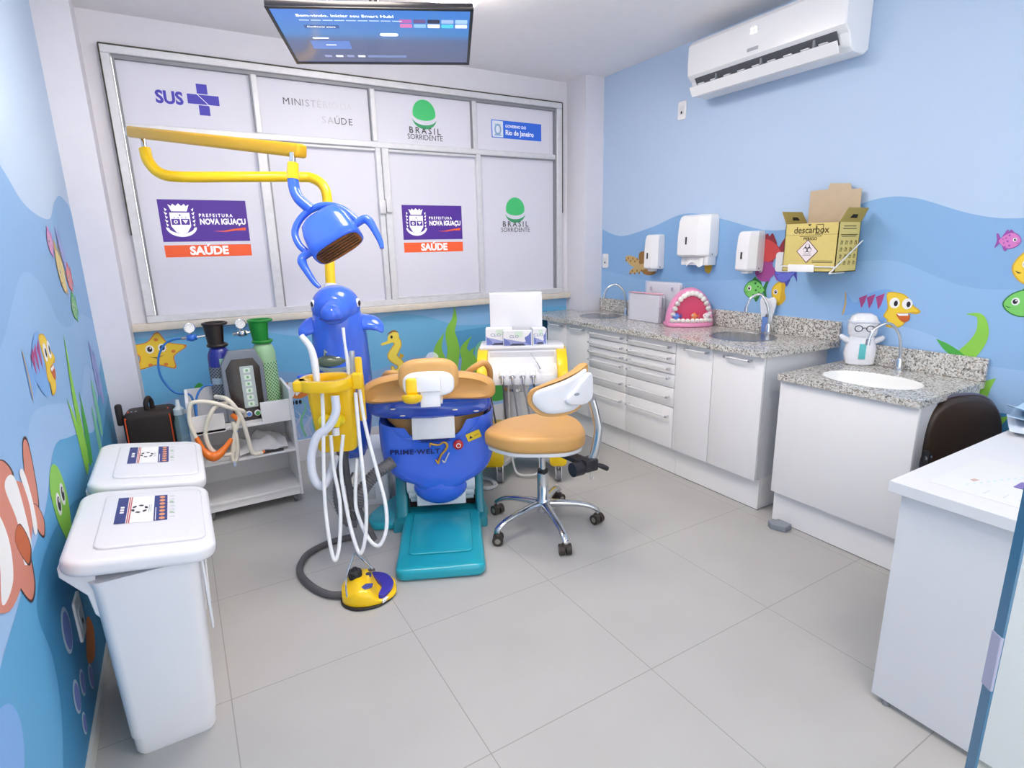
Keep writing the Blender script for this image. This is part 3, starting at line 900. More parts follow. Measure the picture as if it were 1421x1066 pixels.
CF, ZT, ZB_ = 2.53, .862, .182
def cabinet(name, y0, y1, label, cat='cabinet'):
    t = thing(name, label, cat, (2.8, (y0+y1)/2, 0))
    b = MB()
    b.box(CF+.019, XR-.004, y0+.001, y0+.017, ZB_, ZT, lam2); b.box(CF+.019, XR-.004, y1-.017, y1-.001, ZB_, ZT, lam2)
    b.box(XR-.012, XR-.004, y0+.017, y1-.017, ZB_, ZT, lam2); b.box(CF+.019, XR-.012, y0+.017, y1-.017, ZB_, ZB_+.016, lam2)
    b.box(CF+.019, CF+.06, y0+.017, y1-.017, ZT-.02, ZT, lam2)
    b.build('body', t)
    MB().box(CF+.045, XR-.004, y0+.001, y1-.001, .004, ZB_, lam).box(CF+.046, CF+.05, y0, y1, 0, .005, seam).build('plinth', t)
    return t
def door(t, y0, y1, hy, hl, z0=ZB_, z1=ZT-.003):
    d = MB().box(CF, CF+.018, y0+.0015, y1-.0015, z0, z1, lam, .004).build('door', t)
    handle(d, CF, hy, .833, hl)
def drawer(t, y0, y1, z0, z1, hz):
    d = MB().box(CF, CF+.018, y0+.002, y1-.002, z0+.002, z1-.002, lam, .003).build('drawer', t)
    handle(d, CF, (y0+y1)/2, hz, (y1-y0)*.86)

c = cabinet('base_cabinet', 1.762, 2.36, 'white double-door base cabinet at the free end of the granite counter')
door(c, 1.762, 2.085, 1.91, .165); door(c, 2.085, 2.36, 2.19, .165)
DZ = [(.788, .859, .825), (.722, .788, .757), (.657, .722, .692), (.572, .657, .632), (.45, .572, .513), (.182, .45, .388)]
for y0, y1, lb in ((2.36, 2.79, 'white drawer cabinet beside the double-door cabinet, below the pink mouth model'),
                   (2.79, 3.20, 'white drawer cabinet farther along, below the clear brochure holders')):
    c = cabinet('drawer_cabinet', y0, y1, lb)
    for z0, z1, hz in DZ: drawer(c, y0, y1, z0, z1, hz)
c = cabinet('base_cabinet', 3.20, 3.735, 'white double-door base cabinet in the far corner by the window')
door(c, 3.20, 3.47, 3.325, .165); door(c, 3.47, 3.735, 3.60, .165)

# granite worktop with two round holes and the upstand
S1, S2 = (2.83, 3.43, .155), (2.825, 2.125, .175)
wt = MB()
slab(wt, [(2.497, 1.74), (XR-.002, 1.70), (XR-.002, 3.735), (2.9, 3.735), (2.9, 3.97), (2.497, 3.97)],
     [[(x, y) for x, y in se(s_[2], s_[2], 2, 40, s_[0], s_[1])] for s_ in (S1, S2)], ZT+.001, .895, gran)
wt.box(XR-.022, XR-.002, 1.70, 3.735, .895, 1.002, gran, .003, 1)
tag(wt.build('granite_worktop', loc=(2.8, 2.7, .862)), 'long speckled grey granite worktop with low upstand along the blue wall', 'worktop')

def bowl(S, ztop, depth, label, rim=.012):
    t = MB()
    x, y, r = S
    t.lathe([(r+rim, .0005), (r+rim*.6, .003), (r-.004, .002), (r-.008, -.01), (r*.93, -depth*.7), (r*.8, -depth*.95), (r*.3, -depth), (0, -depth)], M('brushed basin steel', 'a8aaad', .24, 1, var=.03), 48, T(x, y, ztop))
    t.cyl((x, y, ztop-depth+.0005), (x, y, ztop-depth+.004), .03, chrome)
    o = t.build('steel_basin', loc=(x, y, ztop))
    return tag(o, label, 'sink', 'round steel basins')

for S, lb in ((S1, 'round steel basin in the far end of the worktop, by the window corner'), (S2, 'round steel basin in the near end of the worktop, beside the pink mouth model')):
    bowl(S, .895, .13, lb)

def faucet(x, y, z, ang, h, reach, label, lever=0):
    """gooseneck tap, spout swung to ang"""
    t = thing('faucet', label, 'faucet', (x, y, z), 0, 'gooseneck faucets')
    dx, dy = math.cos(ang), math.sin(ang)
    b = MB()
    b.lathe([(.024, 0), (.024, .006), (.017, .012), (.015, .05), (.012, .06), (.0, .06)], chrome, 24, T(x, y, z))
    b.build('base', t)
    m = MB()
    m.tube([(x, y, z+.05), (x, y, z+h*.45), (x+dx*.02, y+dy*.02, z+h*.78), (x+dx*reach*.45, y+dy*reach*.45, z+h), (x+dx*reach*.85, y+dy*reach*.85, z+h*.9), (x+dx*reach, y+dy*reach, z+h*.68)], .0075, chrome, 12, 8)
    m.cyl((x+dx*reach, y+dy*reach, z+h*.68), (x+dx*reach*1.01, y+dy*reach*1.01, z+h*.56), .0105, chrome, n=16)
    m.build('spout', t)
    l = MB()
    a = ang-PI/2-.4
    l.cyl((x, y, z+.03), (x+.05*math.cos(a), y+.05*math.sin(a), z+.034), .007, chrome, n=12)
    l.box(-.006, .006, -.02, .02, -.005, .005, chrome, .002, X=T(x+.055*math.cos(a), y+.055*math.sin(a), z+.034) @ RZ(a))
    l.build('lever', t)
faucet(2.985, 3.315, .895, rad(142), .24, .17, 'chrome gooseneck faucet at the far basin near the window corner')
faucet(3.02, 2.10, .895, rad(135), .235, .13, 'chrome gooseneck faucet at the near basin, in front of the tooth cutout')
faucet(3.03, 1.372, .799, rad(152), .235, .17, 'chrome gooseneck faucet over the oval white basin')

# ---- lower cabinet with the oval white basin
c = thing('sink_cabinet', 'low plain white cabinet with a granite top and oval basin, end of the row', 'cabinet', (2.8, 1.35, 0))
MB().box(2.54, XR-.008, 1.046, 1.652, .19, .66, lam2).box(2.54, XR-.008, 1.046, 1.062, .66, .768, lam2).box(2.54, XR-.008, 1.636, 1.652, .66, .768, lam2).build('body', c)
MB().box(2.52, 2.539, 1.04, 1.657, .172, .768, lam, .003).build('front_panel', c)
MB().box(2.553, XR-.008, 1.042, 1.655, .004, .19, lam).box(2.555, 2.56, 1.042, 1.655, 0, .005, seam).build('plinth', c)
g = MB()
OV = se(.155, .21, 2.2, 48, 2.735, 1.345)
slab(g, [(2.497, 1.032), (XR-.006, 1.032), (XR-.006, 1.66), (2.497, 1.66)], [OV], .769, .799, gran)
g.box(XR-.026, XR-.006, 1.032, 1.66, .799, .905, gran, .003, 1)
g.build('granite_top', c)
ceram = M('white glazed ceramic', 'f6f6f4', .12, coat=.5, var=.005)
rings = []
for f_, z in ((1.0, .797), (.985, .775), (.95, .74), (.8, .70), (.4, .68)):
    rings.append([(2.735+(x-2.735)*f_, 1.345+(y-1.345)*f_, z) for x, y in OV])
k = MB().loft(rings, ceram, cap=False)
k.flat([(p[0], p[1]) for p in rings[-1]], ceram, T(0, 0, .68))
k.build('basin', c)

# grey doorstop block at the foot of the low cabinet
d = MB().prism([(2.45, 1.59), (2.47, 1.62), (2.53, 1.60), (2.53, 1.53), (2.475, 1.525)], 0, .032, M('grey rubber', '8d939d', .6), None, .003)
tag(d.build('doorstop', loc=(2.49, 1.57, 0)), 'small grey block on the floor at the low cabinet corner', 'doorstop')

# ================================================================== WALL FITTINGS
plast = M('white plastic', 'f0f0f2', .3, coat=.2, var=.01)
plast2 = M('off-white plastic', 'e3e4e8', .35, var=.01)
dark = M('near black plastic', '242224', .4)
def dispenser(name, y0, y1, z0, z1, dp, label, cat, grp, towel=False):
    t = thing(name, label, cat, (XR, (y0+y1)/2, z0), 0, grp)
    w = y1-y0; h = z1-z0; cy = (y0+y1)/2
    sec = []
    # body: rounded slab that gets shallower towards the top
    for tt, dd, ww in ((0, .80, .90), (.01, .92, .95), (.05, 1, .985), (.1, 1, 1), (.5, .99, 1), (.85, .93, .97), (.95, .86, .93), (.99, .76, .88), (1, .66, .84)):
        z = z0+h*tt; d = dp*dd; ws = w*ww/2
        ch = .34*ws
        sec.append([(XR-.003, cy+ws, z), (XR-d*.5, cy+ws, z), (XR-d*.86, cy+ws*.97, z), (XR-d*.97, cy+ws*.86, z), (XR-d, cy+ws*.7, z), (XR-d, cy-ws*.2, z), (XR-d*.985, cy-ws*.45, z), (XR-d*.6, cy-ws*.96, z), (XR-d*.4, cy-ws, z), (XR-.003, cy-ws, z)])
    MB().loft(sec, plast).build('body', t, smooth=28)
    s_ = MB().box(XR-dp-.002, XR-dp+.004, cy+w*.12-.006, cy+w*.12+.006, z0+h*.30, z0+h*.48, dark, .002)
    s_.build('level_slot', t, label='dark level slot')
    m = MB()
    for yy in (y0+.012, y1-.02): m.cyl((XR-dp*.4, yy-.012 if yy > cy else yy-.003, z0+h*.06), (XR-dp*.4, yy-.01 if yy > cy else yy-.013, z0+h*.06), .004, dark, n=8)
    m.build('screw', t)
    if towel:
        MB().box(XR-dp*.6, XR-.003, y0+.01, y1-.01, z0-.055, z0+.004, plast, .004).build('lower_tray', t)
    else:
        MB().box(XR-dp*.75, XR-dp*.3, cy-.02, cy+.03, z0-.016, z0+.004, plast2, .004).build('nozzle', t)
    return t
dispenser('soap_dispenser', 3.035, 3.145, 1.255, 1.50, .105, 'white soap dispenser nearest the window corner, beside the turtle print', 'dispenser', 'white soap dispensers')
dispenser('soap_dispenser', 2.215, 2.345, 1.262, 1.498, .11, 'white soap dispenser right of the paper towel dispenser', 'dispenser', 'white soap dispensers')
dispenser('paper_towel_dispenser', 2.56, 2.81, 1.345, 1.615, .135, 'large white paper towel dispenser between two soap dispensers', 'dispenser', None, True)
tw = MB()
gr = [[(XR-.09-.004*math.sin(j*1.3), 2.60+.018*j, 1.342-.012*i-.012*math.sin(j*.9)*(i/3)) for j in range(9)] for i in range(5)]
tw.sheet(gr, .002, M('white tissue paper', 'fafafa', .8, var=.02), None)
tag(tw.build('paper_towel', loc=(XR-.09, 2.68, 1.30)), 'white paper towel hanging out under the towel dispenser', 'paper towel')

def outlet(y, z, label, wall='R', w=.07, h=.115):
    if wall == 'R': X = T(XR, y, z) @ frame((0, 0, 0), (0, -1, 0), (0, 0, 1))
    else: X = T(XL, y, z) @ frame((0, 0, 0), (0, 1, 0), (0, 0, 1))
    t = thing('wall_socket', label, 'socket', tuple(X.translation), 0, 'wall sockets')
    MB(X).prism(rrect(w, h, .012), 0, .009, plast, None, .003).build('plate', t)
    MB(X).prism(rrect(w*.55, h*.45, .006), .0085, .0105, plast2).build('insert', t)
    MB(X).prism(rrect(.012, .016, .003), .0104, .0115, dark, T(0, -h*.12, 0)).build('slot', t)
outlet(2.925, 2.30, 'white wall socket high on the wall below the air conditioner')
outlet(3.69, 1.307, 'white wall socket beside the window corner above the worktop')
outlet(2.02, .345, 'wall socket low on the mural wall behind the bins', 'L', .09, .14)

# ---- air conditioner
y0, y1 = 1.735, 2.705
t = thing('air_conditioner', 'white wall air conditioner with open vent under the ceiling', 'air conditioner', (XR, 2.22, 2.32))
acw = M('white glossy plastic', 'eff0f3', .25, coat=.3, var=.005)
prof = [(.002, 2.335), (.03, 2.315), (.125, 2.318), (.15, 2.335), (.16, 2.36), (.175, 2.395), (.2, 2.412), (.212, 2.425), (.216, 2.5), (.212, 2.59), (.195, 2.612), (.15, 2.62), (.002, 2.62)]
secs = []
for yy, k_ in ((y0, .955), (y0+.006, .985), (y0+.02, 1), (y1-.02, 1), (y1-.006, .985), (y1, .955)):
    secs.append([(XR-(d if d < .01 else d*k_), yy, 2.47+(z-2.47)*k_) for d, z in prof])
MB().loft(secs, acw).build('body', t, smooth=28)
v = MB()
v.add([(XR-.196, y0+.05, 2.408), (XR-.196, y1-.05, 2.408), (XR-.159, y1-.05, 2.352), (XR-.159, y0+.05, 2.352)], [(0, 1, 2, 3)], M('vent dark grey', '55585e', .6))
v.build('vent_opening', t)
lv = MB()
for i in range(9):
    yy = y0+.10+.095*i
    lv.box(XR-.186, XR-.170, yy, yy+.045, 2.372, 2.378, plast, .001, 1)
for i in range(3):
    yy = y0+.16+.3*i
    lv.box(XR-.192, XR-.17, yy, yy+.012, 2.36, 2.405, M('grey louver', '8a8d93', .5), .001, 1)
lv.build('louver', t)
MB().box(-.002, .002, y0+.03, y1-.03, -.055, .004, acw, .0015, 1, X=T(XR-.205, 0, 2.338) @ RY(rad(-28)) @ T(0, 0, .02)).build('flap', t)
MB(T(XR-.2168, 2.24, 2.542) @ frame((0, 0, 0), (0, -1, 0), (0, 0, 1))).text('22', .042, M('white lit digits', 'ffffff', .5, emit=1.2, var=0), None, spacing=1.15).build('display', t)
MB().box(XR-.2162, XR-.213, 2.205, 2.275, 2.446, 2.462, M('silver badge', 'b9bcc4', .3, .6), .001, 1).build('badge', t)
lb_ = MB(frame((XR, y0+.0005, 2.47), (-1, 0, 0), (0, 0, 1)))
lb_.flat([(.03, .02), (.075, .02), (.075, .13), (.03, .13)], M('label paper', 'dfe6ee', .5), None, .0045)
for i in range(6): lb_.flat([(.034, .03+.016*i), (.058, .03+.016*i), (.058, .036+.016*i), (.034, .036+.016*i)], M('label ink', '4a4c52', .6), None, .005)
lb_.build('rating_label', t)

# ---- cardboard sharps box in its wire holder
card = M('yellow printed cardboard', 'd8c579', .7, var=.04, scale=30)
cardi = M('plain brown cardboard', 'cdb99c', .8, var=.05, scale=30)
ink = M('dark brown ink', '4a3f22', .7)
bx0, bx1, by0, by1, bz0, bz1 = XR-.215, XR-.025, 1.655, 1.945, 1.275, 1.522
t = thing('sharps_box', 'yellow cardboard sharps disposal box with open flaps on the wall', 'box', (XR-.12, 1.8, bz0))
th = .004
m = MB()
m.box(bx0, bx0+th, by0, by1, bz0, bz1, card); m.box(bx1-th, bx1, by0, by1, bz0, bz1, card)
m.box(bx0, bx1, by0, by0+th, bz0, bz1, card); m.box(bx0, bx1, by1-th, by1, bz0, bz1, card)
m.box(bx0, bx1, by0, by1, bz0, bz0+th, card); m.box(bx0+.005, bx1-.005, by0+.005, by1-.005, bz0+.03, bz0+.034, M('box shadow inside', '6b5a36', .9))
FX = frame((bx0-.0006, 0, 0), (0, -1, 0), (0, 0, 1))
m.text('descarbox', .048, ink, FX @ T(-1.80, 1.487, 0), 'CENTER', .95, .0006)
m.text('PERIGO', .02, ink, FX @ T(-1.80, 1.443, 0), 'CENTER', 1.1, .0005)
for x0_, x1_, z0_, z1_ in ((-1.775, -1.735, 1.466, 1.469), (-1.775, -1.735, 1.512, 1.515), (-1.775, -1.772, 1.466, 1.515), (-1.738, -1.735, 1.466, 1.515)):
    m.flat([(x0_, z0_), (x1_, z0_), (x1_, z1_), (x0_, z1_)], ink, FX)
for i in range(26):
    m.flat([(-1.94+.011*i, 1.463), (-1.934+.011*i, 1.463), (-1.934+.011*i, 1.465), (-1.94+.011*i, 1.465)], ink, FX)
m.flat([(-1.86, 1.455), (-1.74, 1.455), (-1.74, 1.458), (-1.86, 1.458)], ink, FX)
for zz in (1.33, 1.322): m.flat([(-1.78, zz), (-1.67, zz), (-1.67, zz+.003), (-1.78, zz+.003)], ink, FX)
m.flat([(-1.82, 1.517), (-1.8, 1.517), (-1.81, 1.507)], M('hole', '241d10', .9), FX)
SX = frame((0, by0-.0006, 0), (1, 0, 0), (0, 0, 1))
for i in range(4):
    for j in range(4):
        x_ = bx0+.022+.042*i; z_ = 1.31+.034*j
        m.flat([(x_, z_), (x_+.022, z_), (x_+.026, z_+.016), (x_+.008, z_+.022)], M('olive print', '8d7f45', .7), SX)
        m.flat([(x_+.006, z_+.004), (x_+.016, z_+.004), (x_+.014, z_+.013)], card, SX, .0003)
for zz, w_ in ((1.50, .11), (1.488, .12), (1.458, .15), (1.45, .13)): m.flat([(XR-.12-w_/2, zz), (XR-.12+w_/2, zz), (XR-.12+w_/2, zz+.004), (XR-.12-w_/2, zz+.004)], ink, SX)
m.build('body', t)
hz = MB(FX @ T(-1.81, 1.38, .0006))
hz.flat([(-.06, 0), (0, -.06), (.06, 0), (0, .06)], M('label dark rim', '6d3f4f', .6), None, .0002)
hz.flat([(-.055, 0), (0, -.055), (.055, 0), (0, .055)], M('label pale pink', 'eadfe2', .6), None, .0005)
for i in range(3):
    a = rad(90+120*i)
    ring_o = se(.0135, .0135, 2, 24, .0115*math.cos(a), .014+.0115*math.sin(a)); ring_i = se(.0085, .0085, 2, 24, .0125*math.cos(a), .014+.0125*math.sin(a))
    hz.flat(ring_o, BLK, None, .0008+.0001*i)
for i in range(3):
    a = rad(90+120*i)
    hz.flat(se(.0095, .0095, 2, 24, .0145*math.cos(a), .014+.0145*math.sin(a)), M('label pale pink', 'eadfe2', .6), None, .0013)
hz.flat(se(.004, .004, 2, 14, 0, .014), BLK, None, .0016); hz.flat(se(.002, .002, 2, 10, 0, .014), WHT, None, .0018)
for zz in (-.015, -.022): hz.flat([(-.022, zz), (.022, zz), (.022, zz+.003), (-.022, zz+.003)], M('label grey ink', '9a8f98', .6), None, .0008)
hz.build('hazard_label', t, label='pale diamond biohazard label')
# flaps
f = MB()
f.prism([(-1.94, 0), (-1.665, 0), (-1.665, .165), (-1.715, .165), (-1.725, .195), (-1.83, .205), (-1.84, .175), (-1.935, .175)], 0, .004, cardi, T(bx1-.002, 0, bz1) @ frame((0, 0, 0), (0, -1, 0), (0, 0, 1)) @ RX(rad(3)))
f.build('lid_flap', t, label='tall plain brown lid flap')
def sflap(y, sgn, name):
    X = T(0, y, bz1) @ RX(rad(sgn*28)) @ frame((0, 0, 0), (1, 0, 0), (0, 0, 1))
    q = MB(X)
    q.prism([(bx0, 0), (bx1, 0), (bx1-.008, .075), (bx0+.008, .075)], -.002, .002, M('olive cardboard', 'a8944c', .75))
    for zz in (.0023, -.0023):
        q.flat([(XR-.15, .022), (XR-.085, .022), (XR-.095, .042), (XR-.14, .042)], M('hole', '241d10', .9), None, zz)
    q.build('side_flap', t)
sflap(by1-.002, -1, 'a'); sflap(by0+.002, 1, 'b')
h = thing('box_holder', 'white wire holder clasping the cardboard sharps box', 'holder', (XR-.12, 1.8, 1.26))
wirew = M('white coated wire', 'f3f3f3', .35)
MB().box(bx0-.012, bx0-.004, 1.76, 1.905, 1.274, 1.312, wirew, .003).build('front_plate', h)
pl = MB(T(XR, 2.075, 1.315) @ frame((0, 0, 0), (0, -1, 0), (0, 0, 1)))
pl.prism(rrect(.11, .115, .02), .0, .014, plast, None, .004).cyl((.03, -.035, .0135), (.03, -.035, .016), .005, dark, n=10)
pl.build('wall_plate', h)
w = MB()
w.tube([(XR-.004, by0-.008, 1.43), (bx0-.008, by0-.008, 1.302), (bx0-.008, by1+.008, 1.302), (XR-.004, by1+.008, 1.43)], .0038, wirew, 8, smooth=False)
w.tube([(bx0-.008, by0-.008, 1.302), (bx0-.008, by0+.02, 1.27), (bx0+.12, by0+.02, 1.27)], .0038, wirew, 8, smooth=False)
w.build('wire', h)

# ================================================================== THINGS ON THE WORKTOPS
# ---- pink model of an open mouth
t = thing('mouth_model', 'pink open-mouth dental teaching model with white teeth on the granite worktop', 'mouth model', (2.92, 2.62, .895))
ang = rad(-33)
X = T(2.925, 2.625, .8955) @ RZ(ang)      # local x right, y away, z up; opening towards -y
pk = M('pink rubber', 'f29ac4', .35, coat=.2); rd = M('deep pink gum', 'd8446f', .4)
tooth = M('tooth white', 'f7f3ee', .25, coat=.3); tooth2 = M('tooth grey', 'd7d2d0', .3)
def arch(a, b, n=28): return [(a*math.cos(PI*i/n), b*math.sin(PI*i/n)) for i in range(n+1)]
m = MB(X)
m.prism([(x, -y*.55) for x, y in arch(.155, .16)]+[(-.155, .07), (.155, .07)], 0, .028, pk, T(0, 0, 0), .008)
sec = []
for yy, a, b in ((.07, .135, .2), (.05, .15, .225), (.01, .155, .235), (-.02, .15, .232), (-.035, .14, .222)):
    sec.append([(x, yy, .02+z) for x, z in arch(a, b)])
m.loft(sec, pk, closed=True)
m.build('gum_shell', t)
MB(X).prism(arch(.118, .185), .0352, .037, rd, T(0, 0, .024) @ RX(PI/2)).build('palate', t, label='deep pink palate')
up = MB(X)
for i in range(15):
    a = PI*(.02+.96*i/14); c_, s_ = math.cos(a), math.sin(a)
    big = .022 if 4 < i < 10 else .017
    up.ell((.122*c_, -.046, .03+.19*s_), (big, .014, .018), tooth if 3 < i < 11 else tooth2, rot=RY(-(a-PI/2)), nu=14, nv=10)
up.build('upper_teeth', t)
lw = MB(X)
lw.prism([(x, -y*.5) for x, y in arch(.14, .15)]+[(-.13, -.02), (.13, -.02)], .028, .043, tooth, None, .006)
for i in range(13):
    a = PI*(.04+.92*i/12)
    lw.ell((.128*math.cos(a), -.068*math.sin(a)-.012, .046), (.015, .012, .013), tooth, nu=12, nv=8)
lw.build('lower_teeth', t)
def toyfish(lx, col, col2, label, rz=0):
    t = thing('toy_fish', label, 'toy', tuple((X @ Vector((lx, -.05, .05)))), 0, 'toy fish in the pink mouth')
    Y_ = X @ T(lx, -.055, .072) @ RZ(rz)
    MB(Y_).ell((0, 0, 0), (.022, .014, .018), col).cyl((0, 0, -.02), (0, 0, -.008), .012, col, n=12).build('body', t)
    MB(Y_).prism([(.016, 0), (.036, .016), (.034, 0), (.036, -.014)], -.004, .004, col2, RX(PI/2)).prism([(-.01, .014), (.004, .028), (.012, .014)], -.003, .003, col2, RX(PI/2)).build('fin', t)
    MB(Y_).ell((-.012, -.011, .006), (.006, .004, .006), WHT).ell((-.0125, -.0142, .006), (.003, .002, .003), BLK).build('eye', t)
toyfish(-.10, M('toy blue', '5f86d8', .35), M('toy violet', '5b4a9c', .35), 'small blue toy fish at the left of the pink mouth')
toyfish(.015, M('toy orange', 'ef8d5b', .35), M('toy coral', 'f2665a', .35), 'small orange toy fish in the middle of the pink mouth')
toyfish(.095, M('toy white', 'f1e9ee', .35), M('toy pink', 'ea9cc0', .35), 'small white toy fish at the right of the pink mouth')

# ---- brochure holders
clear = clear_mat('clear acrylic', 'e9ecf8', .28)
paperw = M('white paper', 'f4f2f8', .7, var=.02)
def brochure(x, y0, y1, h, lean, label, fill, pink=False):
    t = thing('brochure_holder', label, 'brochure holder', (x, (y0+y1)/2, .895), 0, 'clear brochure holders')
    m = MB()
    m.box(x, x+.003, y0, y1, .897, .895+h, clear); m.box(x+.05, x+.053, y0, y1, .897, .895+h*.9, clear)
    m.box(x, x+.053, y0, y0+.003, .897, .895+h*.55, clear); m.box(x, x+.053, y1-.003, y1, .897, .895+h*.55, clear)
    m.box(x, x+.053, y0, y1, .8955, .899, clear)
    m.build('acrylic_shell', t)
    p = MB()
    for i in range(4):
        p.box(x+.006+.009*i, x+.012+.009*i, y0+.006+.003*i, y1-.008, .90, .895+h*(.94+.008*i), paperw, .001, 1)
    p.build('leaflets', t)
    if pink:
        MB().box(x-.002, x+.05, y0+.004, y1-.004, .895+h*.975, .895+h*1.0, M('pink paper edge', 'eeb3c4', .7), .001, 1).build('pink_band', t)
    else:
        q = MB()
        for yy, zz in ((y0+.07, 1.13), (y1-.06, 1.125)):
            q.box(x-.001, x+.001, yy-.01, yy+.01, zz-.012, zz+.012, M('faded print', 'a9a3b8', .7))
        q.build('print', t)
brochure(2.835, 2.815, 3.125, .205, 0, 'low clear holder of white leaflets with a pink edge, in front', None, True)
brochure(2.92, 2.715, 3.045, .285, 0, 'taller clear leaflet holder behind the pink-edged one', None)

# ---- tooth cutout behind the near faucet
t = thing('tooth_cutout', 'white tooth-shaped cutout on a blue stand behind the faucet', 'tooth cutout', (3.06, 2.14, .895))
tp = sp2([(-.048, .16), (-.05, .2), (-.03, .215), (0, .205), (.03, .215), (.05, .2), (.05, .16), (.036, .1), (.03, .07), (.018, .085), (0, .115), (-.018, .085), (-.03, .07), (-.038, .1)], 5)
MB(T(3.064, 2.14, .895) @ frame((0, 0, 0), (0, -1, 0), (0, 0, 1))).prism(tp, 0, .012, M('glossy white board', 'eef1f8', .3), None, .002).build('board', t)
MB().box(3.044, 3.066, 2.125, 2.165, .8955, .99, M('blue stand', '6f93d6', .4), .004).build('reflection', t, label='blue stand')  # blue block modelled in place of a blue reflection in the granite

# ---- wrapped white doll on the low cabinet
t = thing('wrapped_doll', 'white wrapped doll with round glasses face beside the oval basin', 'doll', (3.02, 1.55, .799))
wrapm = M('crinkled clear wrapping', 'e9e9ef', .25, coat=.6, var=.06, scale=60, bump=1.0)
Xd = T(3.015, 1.555, .7995) @ RZ(rad(-52))
m = MB(Xd)
secs = []
for z, a, b in ((0, .056, .032), (.008, .066, .04), (.06, .073, .043), (.10, .07, .04), (.13, .058, .034), (.15, .056, .034)):
    secs.append([(x*(1+.03*math.sin(7*i+z*60)), y, z) for i, (x, y) in enumerate(se(a, b, 2.6, 28))])
m.loft(secs, wrapm)
m.build('body', t)
m = MB(Xd)
secs = []
for z, a, b in ((.145, .05, .034), (.16, .064, .044), (.2, .068, .046), (.23, .066, .044), (.255, .054, .036), (.268, .03, .02)):
    secs.append([(x, y, z) for x, y in se(a, b, 2.5, 28)])
m.loft(secs, wrapm)
m.build('head', t)
MB(Xd).box(-.066, .066, -.048, .04, .222, .228, M('pale cap band', 'cfd2dc', .5), .002).build('cap_band', t)
m = MB(Xd)
for s_ in (-1, 1):
    m.tube([(s_*.026+.017*math.cos(rad(a)), -.046, .194+.015*math.sin(rad(a))) for a in range(0, 360, 30)], .002, BLK, 6, 2, True)
m.tube([(-.009, -.048, .196), (0, -.049, .199), (.009, -.048, .196)], .0018, BLK, 6)
m.build('glasses', t, label='round dark glasses')
MB(Xd).box(-.012, .018, -.046, -.041, .035, .115, M('turquoise label', '62c3c6', .5), .002).build('label_strip', t, label='turquoise label strip')
m = MB(Xd)
for s_ in (-1, 1):
    m.tube([(s_*.06, 0, .125), (s_*.085, -.005, .14), (s_*.098, -.008, .152)], [.016, .015, .009], wrapm, 10)
m.build('arms', t)
# ================================================================== BINS
binw = M('white polypropylene', 'e6e7ec', .32, coat=.1, var=.01)
navy = M('label navy', '35417f', .5); lblw = M('label white', 'f4f4f6', .5); lblr = M('label red', 'c0564e', .5); lblo = M('label orange', 'e59a6c', .5); lblg = M('label green ink', '6fae6b', .5); lblk = M('label black ink', '2b2b30', .6)
def make_bin(label):
    t = thing('pedal_bin', label, 'bin', (0, 0, 0), 0, 'white pedal bins by the mural wall')
    # local: x across (left = wall side), y along the wall, base at z 0
    sec = []
    for z, w, l, cx in ((.0, .205, .40, -.004), (.012, .213, .41, -.004), (.062, .215, .41, -.004), (.066, .224, .42, -.003), (.30, .236, .45, .0), (.575, .252, .475, .004), (.60, .262, .485, .004)):
        sec.append([(cx+x, y, z) for x, y in rrect(w, l, .03, 6)])
    MB().loft(sec, binw).build('body', t, smooth=30, raw=True)
    # hinge ledge on the wall side and the pedal frame on the other
    g = MB()
    g.prism([(-.184, .655), (-.11, .63), (-.11, .47), (-.128, .5), (-.135, .56), (-.184, .63)], -.215, .215, binw, RX(PI/2), .004)
    g.build('hinge_ledge', t, raw=True)
    g = MB()
    for y in (-.2, .2): g.box(.134, .141, y-.012, y+.012, .36, .60, binw, .003)
    g.box(.134, .139, -.2, .2, .34, .365, binw, .002)
    g.build('side_rail', t, raw=True)
    X = T(0, 0, .640) @ RY(rad(9.3))
    l = MB(X)
    l.prism(rrect(.362, .525, .065, 8), -.028, .018, binw, None, .016, 4)
    l.prism(rrect(.268, .40, .03, 6, .022, .0), .0175, .0245, binw, None, .006, 3)
    lid = l.build('lid', t, raw=True)
    s = MB(X @ T(-.004, .055, .0248))
    def q(x0, x1, y0, y1, m, k=1): s.flat([(x0, y0), (x1, y0), (x1, y1), (x0, y1)], m, None, k*LV)
    q(-.072, .062, -.105, .105, lblw); q(-.072, -.044, -.105, .105, navy, 2); q(-.042, -.039, -.105, .105, lblr, 2); q(-.037, -.034, -.105, .105, lblr, 2)
    q(.026, .062, -.105, .105, navy, 2); q(.030, .032, -.1, .0, lblw, 3)
    for i in range(7):
        s.flat(se(.008, .010, 2, 14, .048, -.088+.029*i), lblo, None, 3*LV)
        q(.068, .082, -.084+.029*i, -.080+.029*i, lblg if i % 3 == 1 else K('label grey', 'b5bcb8'), 1)
        if i % 3 == 1: q(.068, .078, -.074+.029*i, -.068+.029*i, lblg, 1)
    for yy in (-.02, .0, .02): q(-.062, -.052, yy-.008, yy+.006, lblw, 3)
    for k in range(6):
        a = 2*PI*k/6
        s.flat([(-.012+.02*math.cos(a+b)*r_, .0+.03*math.sin(a+b)*r_) for b, r_ in ((0, .75), (0, 1.1), (.45, 1.15), (.75, .95), (.45, .7))], lblk, None, 2*LV)
    q(.012, .014, -.03, .03, K('label grey', 'b5bcb8'), 2); q(.017, .019, -.03, .03, K('label grey', 'b5bcb8'), 2)
    s.build('lid_label', lid, raw=True, label='navy and white sorting label')
    return t
B1 = make_bin('white pedal bin nearest the camera with a sorting label on its lid')
B1.location = (-.184, 1.935, 0); WM[B1.name] = TR(-.184, 1.935, 0)
copy_tree(B1, (-.182, 2.50, 0), 0, 'white pedal bin behind the nearest one, in front of the black bag')

